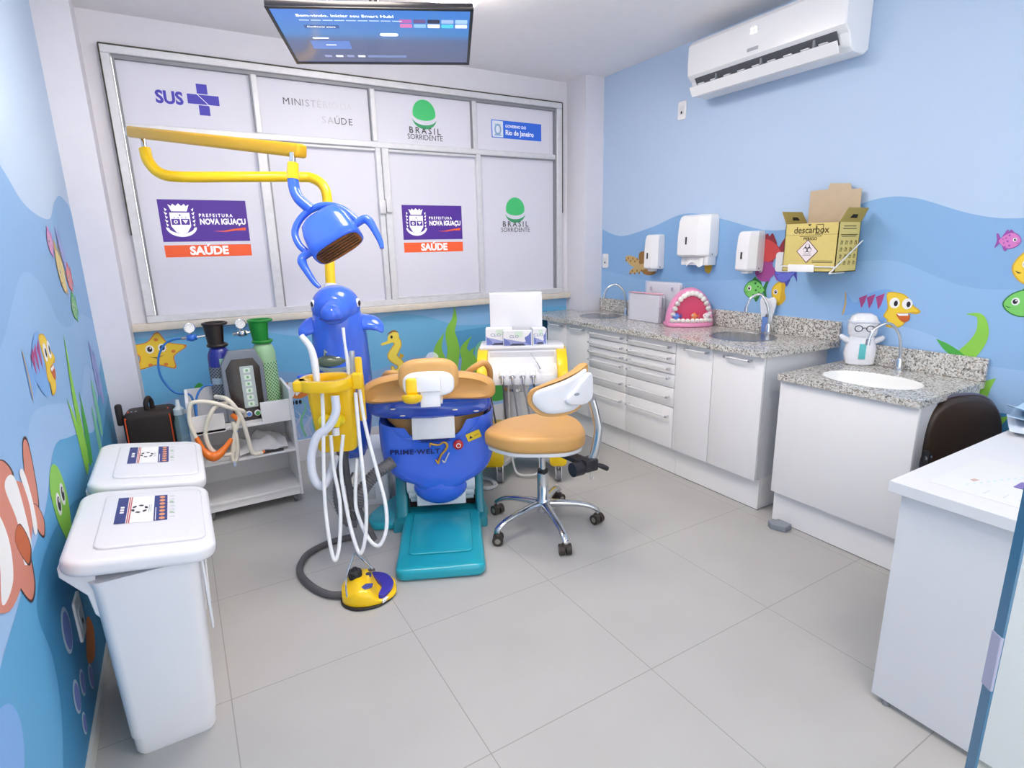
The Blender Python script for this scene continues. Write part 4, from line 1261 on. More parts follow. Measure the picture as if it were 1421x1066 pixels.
# ================================================================== OXYGEN SHELF
t = thing('shelf_cart', 'low white open shelf cart holding gas cylinders and tubing', 'shelf', (.22, 3.44, 0))
x0, x1, ya, yb = -.045, .478, 3.275, 3.63
MB().box(x0, x0+.016, ya, yb, .05, .688, lam, .002, 1).build('side_panel', t)
MB().box(x1-.016, x1, ya, yb, .05, .688, lam, .002, 1).build('side_panel', t)
MB().box(x0+.016, x1-.016, yb-.012, yb, .05, .688, lam2).build('back_panel', t)
for z in (.105, .335):
    MB().box(x0+.016, x1-.016, ya+.004, yb-.012, z-.014, z, lam, .0015, 1).build('shelf', t)
MB().box(x0+.016, x1-.016, ya+.03, yb-.012, .50, .515, lam, .0015, 1).build('shelf', t)
MB().box(x0+.016, x1-.016, ya+.012, ya+.026, .05, .092, lam, .0015, 1).build('bottom_rail', t)
MB().box(x0+.016, .125, ya+.03, ya+.045, .495, .60, lam, .002, 1).build('front_rail', t)
MB().box(.31, x1-.016, ya+.03, ya+.045, .51, .625, lam, .002, 1).build('front_rail', t)
cast = M('grey caster', '6a6b70', .5)
for x in (x0+.04, x1-.04):
    for y in (ya+.04, yb-.04):
        MB().cyl((x-.01, y, .024), (x+.01, y, .024), .024, cast, n=18).box(x-.014, x+.014, y-.012, y+.012, .024, .05, alud, .002, 1).build('caster', t)
# paper bag on the middle shelf
m = MB()
gr = []
for i in range(9):
    row = []
    for j in range(12):
        row.append((.175+.255*j/11, 3.295+.2*i/8, .337+.008+.028*abs(math.sin(j*.8+i*.5))*(.4+.6*i/8)+.02*R.random()*(i/8)+(.03 if 3 < j < 9 and i > 3 else 0)))
    gr.append(row)
m.sheet(gr, .003, M('crumpled white bag', 'f6f6f8', .35, var=.03))
m.box(.25, .40, 3.279, 3.30, .336, .342, M('dark slip', '4a4744', .7))
tag(m.build('plastic_bag', loc=(.3, 3.4, .337), smooth=60), 'crumpled white plastic bag lying on the shelf cart', 'bag')

# ---- cylinders
def cylinder(x, y, r, ztop, body, capm, label, net, mat_label=None):
    t = thing('gas_cylinder', label, 'gas cylinder', (x, y, .516), 0, 'gas cylinders on the shelf cart')
    X = T(x, y, 0)
    MB().lathe([(r*.9, .517), (r, .53), (r, ztop-.07), (r*.93, ztop-.045), (r*.75, ztop-.02), (r*.5, ztop-.006), (r*.36, ztop+.01), (0, ztop+.01)], body, 32, X).build('body', t)
    MB().lathe([(r+.0015, .54), (r+.0015, ztop-.12), (r+.0005, ztop-.119)], net, 32, X).build('net_sleeve', t)
    c = MB()
    g = []
    h = .125
    for i in range(7):
        z = ztop-.004+h*i/6; rr = r*(.72+.26*i/6)
        g.append([(x+rr*math.cos(a), y+rr*math.sin(a), z) for a in [rad(-65-255*j/30) for j in range(31)]])
    c.sheet(g, .006, capm)
    c.tube([(x+r*.98*math.cos(rad(a)), y+r*.98*math.sin(rad(a)), ztop+.122) for a in range(0, 360, 20)], .008, capm, 8, 2, True)
    c.tube([(x+r*.76*math.cos(rad(a)), y+r*.76*math.sin(rad(a)), ztop) for a in range(0, 360, 20)], .010, capm, 8, 2, True)
    c.build('valve_guard', t)
    MB().cyl((x, y, ztop), (x, y, ztop+.085), .011, M('brass', 'b99a52', .3, .9), n=14).cyl((x, y, ztop+.085), (x, y, ztop+.10), .016, M('brass', 'b99a52', .3, .9), n=14).build('valve', t)
    if mat_label:
        gg = [[(x+(r+.0025)*math.cos(a), y+(r+.0025)*math.sin(a), z) for a in [rad(-150+8*j) for j in range(12)]] for z in (.72, .755)]
        MB().sheet(gg, .001, mat_label).build('label_band', t)
        gg = [[(x+(r+.0025)*math.cos(a), y+(r+.0025)*math.sin(a), z) for a in [rad(-95+8*j) for j in range(5)]] for z in (.815, .865)]
        MB().sheet(gg, .001, M('pale green label', '9fcbb0', .5)).build('label_patch', t)
    return t
netd = net_mat('dark mesh sleeve', '3a3f4c', '8d939c', 26)
netg = net_mat('green mesh sleeve', '4f9c58', 'c9e6be', 24)
cylinder(.155, 3.55, .060, .935, M('dark blue steel', '2b3190', .3, coat=.3), M('black valve guard', '2a2220', .45), 'dark blue gas cylinder with a black valve guard and dark mesh', netd, M('grey blue label', 'a9bccb', .5))
cylinder(.388, 3.535, .063, .935, M('pale green steel', 'a9d6a4', .35, coat=.2), M('green valve guard', '1f8f35', .4), 'green gas cylinder with a bright green guard and pale mesh', netg)

def regulator(x, y, z, label, col, side):
    t = thing('pressure_regulator', label, 'regulator', (x, y, z), 0, 'pressure regulators')
    b = MB()
    b.cyl((x-.02, y, z-.055), (x+.03, y, z-.055), .016, col, n=20).ell((x+.004, y-.012, z-.055), (.022, .016, .02), col)
    b.cyl((x+.03, y, z-.055), (x+side, y, z-.048), .006, chrome, n=12)
    b.cyl((x, y, z-.04), (x, y, z-.02), .005, chrome, n=10)
    b.cyl((x-.045, y, z-.056), (x-.02, y, z-.055), .009, alud, n=12)
    b.build('body', t)
    g = MB()
    Y_ = T(x, y-.012, z) @ RZ(rad(8)) @ RX(PI/2)
    g.lathe([(.0, -.012), (.027, -.012), (.0285, .0), (.0285, .010), (.025, .011), (.025, .008), (0, .008)], chrome, 28, Y_)
    g.flat(se(.0245, .0245, 2, 28), WHT, Y_, .0086)
    g.flat([(-.001, -.003), (.013, .014), (.002, .002)], BLK, Y_, .0092)
    for i in range(9):
        a = rad(-30+30*i)
        g.flat([(.018*math.cos(a)-.001, .018*math.sin(a)-.001), (.018*math.cos(a)+.002, .018*math.sin(a)), (.022*math.cos(a), .022*math.sin(a)+.001)], BLK, Y_, .0092)
    g.build('gauge', t)
regulator(.03, 3.55, 1.045, 'blue pressure regulator with a round gauge left of the dark blue cylinder', M('regulator blue', '2f6fd0', .3, coat=.3), .11)
regulator(.285, 3.55, 1.045, 'chrome pressure regulator with a round gauge between the two cylinders', chrome, .09)
m = MB()
bh = M('blue hose', '2a74c4', .35, coat=.3)
m.tube([(-.015, 3.55, .99), (-.06, 3.56, .985), (-.105, 3.57, .955), (-.14, 3.58, .88), (-.14, 3.58, .78), (-.09, 3.58, .69), (-.015, 3.57, .66), (-.005, 3.55, .54)], .006, bh, 10, 8)
tag(m.build('oxygen_hose', loc=(-.1, 3.57, .8)), 'blue hose looping down from the blue pressure regulator', 'hose')
m = MB()
m.tube([(.10, 3.50, .72), (.05, 3.5, .715), (.01, 3.48, .66), (-.005, 3.45, .54)], .006, bh, 10, 8)
tag(m.build('oxygen_hose', loc=(.03, 3.5, .65)), 'short blue hose at the foot of the dark blue cylinder', 'hose')

# ---- humidifier bottle
t = thing('humidifier_bottle', 'clear bottle hooked beside the left end of the shelf cart', 'bottle', (-.09, 3.42, .42))
MB().lathe([(.0, .43), (.028, .43), (.03, .45), (.03, .56), (.024, .58), (.024, .60)], clear_mat('tinted clear plastic', 'b9d6d4', .30), 24, T(-.082, 3.42, 0)).build('bottle', t)
MB().lathe([(.026, .60), (.026, .63), (.012, .645), (.008, .68), (0, .68)], M('clear cap', 'cfd9dc', .3), 20, T(-.082, 3.42, 0)).build('cap', t)
MB().box(-.06, -.044, 3.41, 3.43, .60, .625, chrome, .002, 1).build('bracket', t)

# ---- flow meter
t = thing('flow_meter', 'black and grey gas flow meter with a pale scale and two dials', 'flow meter', (.255, 3.40, .516))
Xf = T(.254, 3.388, .52) @ RX(rad(-6)) @ frame((0, 0, 0), (1, 0, 0), (0, 0, 1))
out = [(-.108, 0), (.108, 0), (.112, .31), (.075, .395), (-.06, .395), (-.105, .32)]
MB(Xf).prism(out, -.05, .0, M('slate grey plastic', '7c838e', .45), None, .008).build('housing', t)
inn = [(-.075, .0), (.085, .0), (.09, .29), (.06, .345), (-.05, .345), (-.085, .29)]
fp = MB(Xf).prism(inn, -.01, .007, M('black panel', '2a2321', .3, coat=.3), None, .003).build('front_panel', t)
q = MB(Xf)
q.prism(rrect(.07, .235, .006, 4, .02, .185), .0065, .010, M('grey scale', 'b6c2c2', .4), None, .001)
for i in range(6):
    q.prism(rrect(.034, .026, .003, 3, .02, .088+.038*i), .0099, .011, M('pale scale mark', 'dfeee0', .4))
    q.prism(rrect(.012, .014, .002, 3, .02, .088+.038*i), .0109, .0115, M('scale green', '7fae83', .4))
q.build('scale', fp)
for x, h, n_ in ((.0, '4a7fd6', 'blue'), (.045, '3f9c4c', 'green')):
    q = MB(Xf @ T(x, .032, 0))
    q.lathe([(.017, .006), (.017, .012), (.012, .013), (.012, .024), (0, .024)], M('dial white', 'e8e8e8', .4), 24)
    q.lathe([(.0121, .022), (.0118, .0265), (0, .0265)], M('dial '+n_, h, .35), 24)
    q.build('dial', t, label=n_+' centred dial')
MB(Xf).prism([(-.165, .0), (-.085, -.005), (-.08, .075), (-.115, .09), (-.165, .08)], -.06, -.01, M('slate grey plastic', '7c838e', .45), None, .005).build('side_block', t)

# ---- breathing tubes with orange nose mask
t = thing('nasal_mask', 'orange nose mask on pale looping breathing tubes', 'mask', (.1, 3.2, .5))
rub = M('pale silicone tubing', 'e9e2d2', .35, coat=.2, trans=.0)
m = MB()
m.tube([(.231, 3.33, .56), (.214, 3.25, .61), (.155, 3.235, .64), (.093, 3.235, .675), (.023, 3.235, .696), (-.024, 3.24, .682), (-.037, 3.24, .589), (-.022, 3.235, .505)], .011, rub, 12, 8)
m.tube([(.165, 3.31, .655), (.083, 3.24, .65), (.027, 3.235, .54), (.037, 3.235, .435), (.091, 3.24, .388), (.14, 3.24, .395), (.165, 3.245, .47), (.145, 3.24, .46)], .011, rub, 12, 8)
m.tube([(.10, 3.33, .69), (.154, 3.245, .681), (.201, 3.24, .585), (.221, 3.24, .46), (.234, 3.235, .37), (.285, 3.24, .358)], .0115, rub, 12, 8)
m.tube([(.16, 3.24, .56), (.166, 3.235, .437), (.148, 3.235, .345), (.132, 3.238, .363), (.156, 3.238, .479), (.19, 3.24, .57), (.185, 3.26, .62)], .0105, rub, 12, 8)
m.build('breathing_tube', t)
orm = M('orange silicone', 'ef7a26', .35, coat=.3)
m = MB()
m.tube([(-.02, 3.235, .508), (0, 3.225, .445), (.022, 3.215, .408), (.045, 3.21, .396), (.075, 3.215, .405), (.11, 3.225, .435), (.143, 3.238, .468)], [.012, .014, .022, .027, .022, .014, .012], orm, 14, 6)
m.build('mask', t, label='orange nose piece')
m = MB()
m.cyl((.16, 3.242, .60), (.185, 3.246, .57), .013, orm, n=14); m.cyl((.278, 3.239, .36), (.297, 3.24, .364), .009, orm, n=12)
m.cyl((.17, 3.24, .53), (.172, 3.24, .50), .009, M('connector blue', '5f86c9', .3), n=12); m.cyl((.14, 3.235, .345), (.139, 3.235, .315), .010, M('connector pale', 'c3cfe6', .3), n=12)
m.build('connector', t)

# ---- black bag
t = thing('trolley_bag', 'black bag with orange piping standing in the corner behind the bins', 'bag', (-.225, 3.55, 0))
blk = M('black nylon', '2b2321', .6, var=.1, scale=60)
Xb = T(-.225, 3.545, 0) @ RZ(rad(-6))
MB(Xb).box(-.115, .125, -.085, .095, .03, .625, blk, .035, 4).build('body', t, smooth=60)
pi = M('orange piping', 'e0572a', .5)
m = MB(Xb)
for x in (-.098, .108):
    m.tube([(x, -.086, .06), (x, -.0865, .55), (x-.004*(1 if x > 0 else -1), -.078, .60), (x-.012*(1 if x > 0 else -1), -.03, .627)], .0035, pi, 8)
m.build('piping', t, label='orange piping')
m = MB(Xb)
m.tube([(.0, -.03, .62), (.0, -.035, .665), (.012, -.02, .69), (.02, 0, .665), (.02, .01, .62)], .012, blk, 10)
m.build('carry_handle', t)
MB(Xb).box(-.14, -.11, -.06, -.02, .56, .675, blk, .01).build('side_handle', t)
m = MB(Xb)
for x in (-.10, .11): m.cyl((x-.012, .05, .026), (x+.012, .05, .026), .026, cast, n=16)
m.build('wheel', t)
m = MB(Xb)
for x in (-.07, -.05): m.cyl((x, -.04, .622), (x, -.04, .628), .006, chrome, n=10)
m.build('rivet', t)

# ================================================================== DESK SIDE
t = thing('desk', 'white laminate desk with panel end by the glass door', 'desk', (2.4, .4, 0))
dx = M('white desk laminate', 'dcdde1', .4, spec=.3, var=.01)
MB().box(1.716, 3.082, .03, .757, .716, .75, dx, .0015, 1).build('desktop', t)
MB().box(1.742, 1.767, .06, .73, .02, .716, dx, .001, 1).build('end_panel', t)
MB().box(3.05, 3.075, .06, .73, .02, .716, dx, .001, 1).build('end_panel', t)
MB().box(1.767, 3.05, .10, .118, .30, .716, dx).build('modesty_panel', t)
for x in (1.755, 3.062):
    for y in (.10, .69):
        MB().cyl((x, y, 0), (x, y, .021), .012, alud, n=14).build('foot', t)
sh = thing('paper_sheet', 'pale printed sheet lying flat on the desk corner', 'paper', (1.95, .6, .75))
m = MB().box(1.80, 2.14, .44, .69, .7503, .7512, M('pale sheet', 'dfe1e0', .5)).build('sheet', sh)
m = MB()
for i in range(10):
    a = 1.86+.022*i
    m.flat([(a, .62-.008*i), (a+.014, .62-.008*i), (a+.012, .624-.008*i), (a, .625-.008*i)], M('faint blue ink', 'c2dbe0', .6), T(0, 0, .7514))
for x, y in ((1.83, .57), (1.84, .53), (1.85, .50)):
    for i in range(4): m.flat([(x+.01*i, y), (x+.01*i+.006, y), (x+.01*i+.006, y+.003), (x+.01*i, y+.003)], M('faint grey ink', 'c3c6cb', .6), T(0, 0, .7514))
m.flat([(1.90, .622), (1.925, .615), (1.927, .628), (1.91, .634)], M('faint rose ink', 'c9a9a4', .6), T(0, 0, .7514))
m.build('print', sh)
tag(MB().box(1.945, 2.0, .505, .545, .7515, .7535, M('violet card', '7c6fb0', .5), .0005, 1, X=None).build('card', loc=(1.97, .52, .7515)), 'small violet card near the desk edge', 'card')
pbm = M('light blue paper', 'bfdcf4', .6); pbm2 = M('white blue paper', 'dfe8f6', .6)
for i, (x_, y_, rz, c_, lf, lab) in enumerate(((2.63, .675, .35, pbm2, .02, 'white sheet at the bottom of the paper pile on the desk'), (2.72, .70, .22, pbm, .05, 'light blue sheet in the middle of the paper pile on the desk'), (2.76, .705, .1, pbm, .085, 'light blue sheet curling up on top of the desk paper pile'))):
    m = MB(TR(x_, y_, .7505+.0025*i, rz))
    gr = [[(-.15+.3*a/8, -.10+.21*b/5, .001+lf*(max(0, .6-a/8))**1.5*1.2+lf*.3*(b/5)**2) for b in range(6)] for a in range(9)]
    m.sheet(gr, .0012, c_)
    tag(m.build('paper_sheet', loc=(x_, y_, .7505)), lab, 'paper', 'papers piled on the desk')

# ---- office chair behind the desk
t = thing('office_chair', 'dark brown office chair tucked behind the white desk', 'chair', (2.72, .88, 0), 0)
lea = M('dark brown leatherette', '3b2c22', .42, coat=.15, var=.06)
blkp = M('black plastic', '25242a', .4)
Xc = T(2.765, .895, -.015) @ RZ(rad(-20))
oc = se(.195, .20, 2.6, 40, 0, .60)
gX = Xc @ T(0, .035, 0) @ RX(rad(90-6))
MB(gX).prism(oc, -.022, .028, lea, None, .02, 4).build('backrest', t, smooth=60)
MB(gX).prism([(x*1.03, .6+(y-.6)*1.03) for x, y in oc], -.036, -.018, blkp, None, .006).build('back_shell', t)
MB(gX).tube([(x*1.03, .6+(y-.6)*1.03, -.004) for x, y in oc[::2]], .008, M('grey violet edging', '5d5766', .35, coat=.3), 8, 2, True).build('edging', t, label='grey edging of the backrest')
MB(Xc).tube([(0, .04, .50), (0, .05, .40), (0, -.02, .375), (0, -.12, .372)], .018, blkp, 12).build('back_support', t)
MB(Xc).prism(se(.215, .20, 3, 36, 0, -.19), .40, .455, lea, None, .02, 4).build('seat', t, smooth=60)
MB(Xc).prism(se(.20, .185, 3, 36, 0, -.19), .375, .402, blkp, None, .005).build('seat_shell', t)
MB(Xc).cyl((0, -.19, .07), (0, -.19, .38), .024, blkp).build('gas_lift', t)
for k in range(5):
    a = rad(72*k+20); cx, cy = math.cos(a), math.sin(a)
    MB(Xc).tube([(0, -.19, .085), (.12*cx, -.19+.12*cy, .082), (.235*cx, -.19+.235*cy, .06)], [.022, .018, .013], blkp, 10).build('base_arm', t)
    MB(Xc).cyl((.235*cx-.02*cy, -.19+.235*cy+.02*cx, .04), (.235*cx+.02*cy, -.19+.235*cy-.02*cx, .04), .024, blkp, n=16).cyl((.235*cx, -.19+.235*cy, .03), (.235*cx, -.19+.235*cy, .06), .008, chrome, n=8).build('caster', t)
MB(Xc).box(-.235, -.222, .02, .05, .46, .60, blkp, .004).cyl((-.235, .035, .57), (-.21, .035, .57), .01, chrome, n=12).build('adjuster', t)

# ---- glass door by the camera
t = tag(thing('door_1', 'clear glass door leaf standing open at the lower right', 'door', (1.15, .30, 0)), kind='structure')
gl = clear_mat('clear door glass', 'dbeee8', .10, .02)
edge = M('blue green glass edge', '3f7394', .25, coat=.4)
Xg = T(1.15, .30, 0) @ RZ(math.atan2(-.62, .78))
MB(Xg).box(.002, .80, -.006, .006, .012, 2.10, gl).build('glass_pane', t)
MB(Xg).box(-.004, .002, -.011, .011, .012, 2.10, edge, .001, 1).build('glass_edge', t, label='blue green glass edge')
MB(Xg).box(-.006, .0, -.0115, .0115, .655, .765, M('frosted patch', 'a9aac2', .4), .001, 1).build('strike_plate', t)
MB(Xg).box(-.005, .16, -.016, .016, 0, .06, M('brushed door rail', '9a958d', .35, .6), .002, 1).build('bottom_rail', t)
# ================================================================== CEILING TELEVISION
t = thing('television', 'flat black television hanging face down from the ceiling, screen lit blue', 'television', (.82, 2.38, 2.25))
Xt = T(.822, 2.383, 2.247) @ RZ(-.368) @ RX(1.431) @ RY(-.049) @ frame((0, 0, 0), (1, 0, 0), (0, 0, 1))
tvb = M('black television plastic', '222127', .3, coat=.2)
MB(Xt).box(-.366, .366, -.215, .215, -.022, -.001, tvb, .004).box(-.30, .30, -.16, .17, -.05, -.02, tvb, .012).build('casing', t)
m = MB(Xt)
for a in ((-.366, .366, .203, .215), (-.366, .366, -.215, -.200), (-.366, -.354, -.215, .215), (.354, .366, -.215, .215)):
    m.box(a[0], a[1], a[2], a[3], -.002, .003, tvb, .001, 1)
m.build('bezel', t)
def glow(n, h, e=.55):
    e *= .85
    mm = M('screen '+n, h, .25, emit=e, var=0)
    return mm
def grad_screen():
    mm = bpy.data.materials.new('screen blue gradient'); mm.use_nodes = True
    nt = mm.node_tree; b = nt.nodes['Principled BSDF']
    tc = nt.nodes.new('ShaderNodeTexCoord'); sp = nt.nodes.new('ShaderNodeSeparateXYZ')
    nt.links.new(tc.outputs['UV'], sp.inputs[0])
    r = nt.nodes.new('ShaderNodeValToRGB')
    r.color_ramp.elements[0].color = lin('565d7c'); r.color_ramp.elements[1].color = lin('4a7fd6')
    e = r.color_ramp.elements.new(.45); e.color = lin('5a6a92')
    e = r.color_ramp.elements.new(.58); e.color = lin('4f84c4')
    nt.links.new(sp.outputs[1], r.inputs[0])
    b.inputs['Base Color'].default_value = (.01, .01, .015, 1)
    nt.links.new(r.outputs[0], b.inputs['Emission Color'])
    b.inputs['Emission Strength'].default_value = .62
    b.inputs['Roughness'].default_value = .12
    return mm
sc = MB(Xt)
sc.flat([(-.355, -.201), (.355, -.201), (.355, .204), (-.355, .204)], grad_screen(), None, 0)
so = sc.build('screen', t, label='lit blue menu screen')
uv = so.data.uv_layers.new(name='UVMap')
inv = (WM[t.name].inverted() @ Xt).inverted()
for l in so.data.loops:
    p = inv @ so.data.vertices[l.vertex_index].co
    uv.data[l.index].uv = ((p.x+.355)/.71, (p.y+.201)/.405)
q = MB(Xt)
wg = glow('white', 'eef2ff', .8)
q.text('Bem-vindo. Iniciar seu Smart Hub!', .024, wg, T(-.275, .158, 0), 'LEFT', 1.05, .0005, .0006)
for i in range(9): q.flat([(-.27+.042*i, .125), (-.27+.042*i+.036, .125), (-.27+.042*i+.036, .131), (-.27+.042*i, .131)], glow('pale', 'b9cdf0', .6), None, .0006)
q.flat([(-.25, -.004), (-.19, -.004), (-.19, .005), (-.25, .005)], wg, None, .0006)
q.build('menu_text', so)
MB(Xt).flat([(-.262, .072), (-.135, .072), (-.135, .094), (-.262, .094)], glow('button', '3b5688', .6), None, .0005).text('Configurar agora', .015, wg, T(-.2, .083, 0), 'CENTER', 1, .0003, .001).build('menu_button', so)
MB(Xt).flat(rrect(.07, .022, .01, 4, .045, .03), wg, None, .0005).build('menu_button', so)
MB(Xt).flat([(-.265, -.085), (-.115, -.085), (-.115, -.02), (-.265, -.02)], glow('tile', '5573b0', .7), None, .0005).flat([(-.21, -.055), (-.17, -.055), (-.17, -.049), (-.21, -.049)], wg, None, .001).build('menu_tile', so)
for i in range(5):
    for j in range(2):
        MB(Xt).flat(rrect(.046, .026, .004, 3, .115+.052*i, .128-.032*j), glow('app %d' % (i+j*5), ('a05a9a', '5d4a76', '2c2f45', '8fa6cc', '93b3d8', 'c06a9e', '7fa9cf', 'd8dde8', '4fb3c4', 'c9d3df')[i+j*5], .7), None, .0005).build('app_tile', so)
for i in range(4): MB(Xt).flat(rrect(.03, .018, .003, 3, -.22+.045*i, -.145), glow('dock %d' % (i % 2), ('8790b4', 'd3d8e8')[i % 2], .6), None, .0005).build('dock_tile', so)
MB(Xt).flat([(-.06, -.155), (.10, -.155), (.10, -.135), (-.06, -.135)], glow('dock bar', '7080aa', .6), None, .0005).build('dock_bar', so)
MB().cyl((.82, 2.40, 2.29), (.82, 2.40, 2.70), .018, tvb).box(.76, .88, 2.34, 2.46, 2.685, 2.70, tvb, .003).build('ceiling_mount', t)
m = MB(Xt)
for y in (-.06, .06): m.box(-.16, .16, y-.012, y+.012, -.06, -.048, tvb, .002)
m.build('bracket', t)

# ================================================================== DENTAL CHAIR
blue = M('glossy blue shell', '3f70ee', .22, coat=.6, var=.02)
blued = M('glossy deep blue shell', '2f58cc', .15, coat=.8, var=.02)
tan = M('tan upholstery', 'd6a462', .42, coat=.1, var=.03, scale=30, bump=.08)
teal = M('teal enamel', '1fa6ba', .3, coat=.3, var=.02)
teald = M('deep teal enamel', '1c8797', .35, coat=.3, var=.02)
whp = M('white glossy plastic part', 'e8eaf0', .25, coat=.3, var=.01)
yel = M('yellow enamel', 'fdce12', .28, coat=.4, var=.02)
dgrey = M('dark grey rubber', '58565a', .5, var=.06)
A_ = .43
OX, OY = .84, 2.09
XC_ = frame((OX, OY, 0), (math.cos(A_), -math.sin(A_), 0), (math.sin(A_), math.cos(A_), 0))
t = thing('dental_chair', 'tan and blue child dental chair on a teal base, seen from the headrest', 'dental chair', (OX+.6*math.sin(A_), OY+.6*math.cos(A_), 0))
def cm(): return MB(XC_)
# base: platform, foot plate, arms
cm().prism(sp2([(-.22, .49), (-.37, .50), (-.40, .62), (-.31, .80), (-.2, 1.02), (-.1, 1.22), (.08, 1.22), (.2, 1.05), (.23, .75), (.2, .50)], 6), .001, .045, teal, None, .015).build('base_platform', t)
f = cm()
f.prism([(x-.005, y+.29) for x, y in rrect(.405, .585, .045, 6)], .001, .058, teal, None, .018)
f.prism([(x-.005, y+.33) for x, y in rrect(.30, .42, .03, 6)], .0575, .066, teal, None, .006)
f.build('foot_plate', t)
for s_, x0, x1 in ((-1, -.25, -.187), (1, .180, .222)):
    a = cm()
    a.prism([(.50, .0), (.66, .0), (.82, .42), (.80, .52), (.72, .52), (.56, .10)], x0, x1, teald, frame((0, 0, 0), (0, 1, 0), (0, 0, 1), (1, 0, 0)), .012)
    a.prism([(.46, .0), (.60, .0), (.60, .05), (.47, .05)], x0-.01, x1+.012, teald, frame((0, 0, 0), (0, 1, 0), (0, 0, 1), (1, 0, 0)), .008)
    a.build('lift_arm', t)
cm().box(-.185, .178, .66, .80, .02, .16, M('dark brown cavity shade', '3a241c', .7), .004).build('recess', t)  # solid block, the dark of the cavity put into its brown
b = cm()
for i, (z, r) in enumerate(((.235, .075), (.19, .07), (.15, .06))):
    b.cyl((-.182+.005*i, .60+.02*i, z), (.176-.004*i, .60+.02*i, z), r, whp, n=28)
b.box(-.135, .125, .535, .55, .105, .22, whp, .006)
b.build('bellows_cover', t)
# lower shell with lettering
prof = [(-.297, .582), (-.306, .535), (-.306, .46), (-.30, .385), (-.272, .315), (-.215, .262), (-.145, .235), (-.10, .20), (-.03, .19), (.045, .19), (.10, .21), (.135, .235), (.205, .268), (.258, .32), (.280, .385), (.287, .46), (.286, .55), (.279, .618), (.215, .552), (.11, .504), (0, .490), (-.13, .495), (-.23, .525)]
prof = sp2(prof, 4)
cxp, czp = -.013, .45
rings = []
for ly, k in ((.475, .55), (.468, .80), (.478, .90), (.50, .96), (.54, 1.0), (.66, 1.02), (.80, .98), (.95, .85)):
    rings.append([(cxp+(x-cxp)*k, ly+.35*((x-cxp)*k)**2*(1 if ly < .6 else .6), czp+(z-czp)*(k if z < .5 else 1-(1-k)*.35)) for x, z in prof])
sh_ = cm().loft(rings, blue)
sh = sh_.build('lower_shell', t, smooth=60)
cm().ell((-.006, .55, .222), (.145, .085, .108), blue).build('shell_chin', t, smooth=80)
LX = XC_ @ frame((0, .4655, 0), (1, 0, 0), (0, 0, 1))
def on_shell(x, z):
    return .468+.35*(x-cxp)**2-.0045
let = MB(XC_)
let.text_map('PRIME·WELT', .034, M('navy lettering', '16225e', .4), lambda a, b: Vector((-.122+a, on_shell(-.122+a, .43)-.003, .438+b)), 1.22, .0012, 1.12)
let.build('lettering', sh, label='navy lettering on the blue shell')
def sp_on(pts): return [XC_ @ Vector((x, on_shell(x, z)+.001, z)) for x, z in pts]
lg = MB()
lg.tube(sp_on([(x, z-.014) for x, z in [(-.045, .475), (-.043, .492), (-.028, .488), (.0, .484), (.02, .495), (.035, .492), (.042, .475), (.032, .455), (.01, .43), (-.002, .405), (-.008, .385), (-.02, .405)]]), [.003, .0055, .005, .004, .005, .0065, .0065, .0055, .0055, .0055, .004], M('gold emblem', 'd9a63c', .3, .3), 8)
lg.tube(sp_on([(.05, .426), (.035, .396), (.024, .374), (.012, .386)]), .004, M('silver emblem', 'd6dbe6', .3, .3), 8)
lg.build('tooth_emblem', sh, label='gold and silver tooth emblem')
q = MB(XC_ @ T(.098, on_shell(.098, .465), .465) @ RZ(math.atan(.08)) @ RX(PI/2))
q.lathe([(.0255, -.004), (.0255, .006), (.022, .009), (.016, .010), (.016, .016), (0, .018)], M('red button', 'c8242c', .3, coat=.3), 28)
q.lathe([(.0125, .0175), (.009, .0186), (.0085, .0186)], WHT, 24).lathe([(.0086, .0180), (.0086, .0192), (0, .0198)], M('red button', 'c8242c', .3, coat=.3), 24)
q.build('emergency_button', t, label='red round button')
q = MB(XC_ @ T(.178, on_shell(.178, .505)+.002, .505) @ RZ(math.atan(.13)) @ frame((0, 0, 0), (1, 0, 0), (0, 0, 1)) @ RZ(.32))
q.prism(rrect(.075, .042, .004), -.001, .002, M('yellow sticker', 'f0cf2e', .45))
q.flat([(-.026, -.008), (-.008, -.008), (-.017, .008)], BLK, None, .0024)
q.flat([(.0, -.003), (.026, -.003), (.026, .002), (.0, .002)], M('sticker ochre', 'b8962a', .5), None, .0024)
q.build('warning_sticker', sh, label='yellow warning sticker')
q = MB(XC_ @ T(.283, .60, .45) @ RY(PI/2))
q.lathe([(.06, -.03), (.058, .0), (.045, .004), (0, .004)], whp, 28).lathe([(.03, .003), (.03, .007), (0, .007)], dark, 20)
q.build('hinge_disc', t)
# seat and leg rest beyond the back
cm().prism([(x-.012, y+1.22) for x, y in rrect(.47, .86, .10, 8)], .44, .55, tan, None, .045, 5).build('seat_cushion', t, smooth=60)
cm().prism([(x-.012, y+1.20) for x, y in rrect(.43, .86, .10, 8)], .36, .45, blue, None, .03, 4).build('seat_shell', t, smooth=60)
rg = []
for ly, z, w in ((.52, .565, .20), (.55, .60, .25), (.62, .61, .265), (.75, .58, .265), (.9, .54, .25)):
    rg.append([(-.012+x, ly+.03, z+y) for x, y in se(w, .075, 2.5, 36)])
cm().loft(rg, tan).build('lumbar_cushion', t, smooth=60)
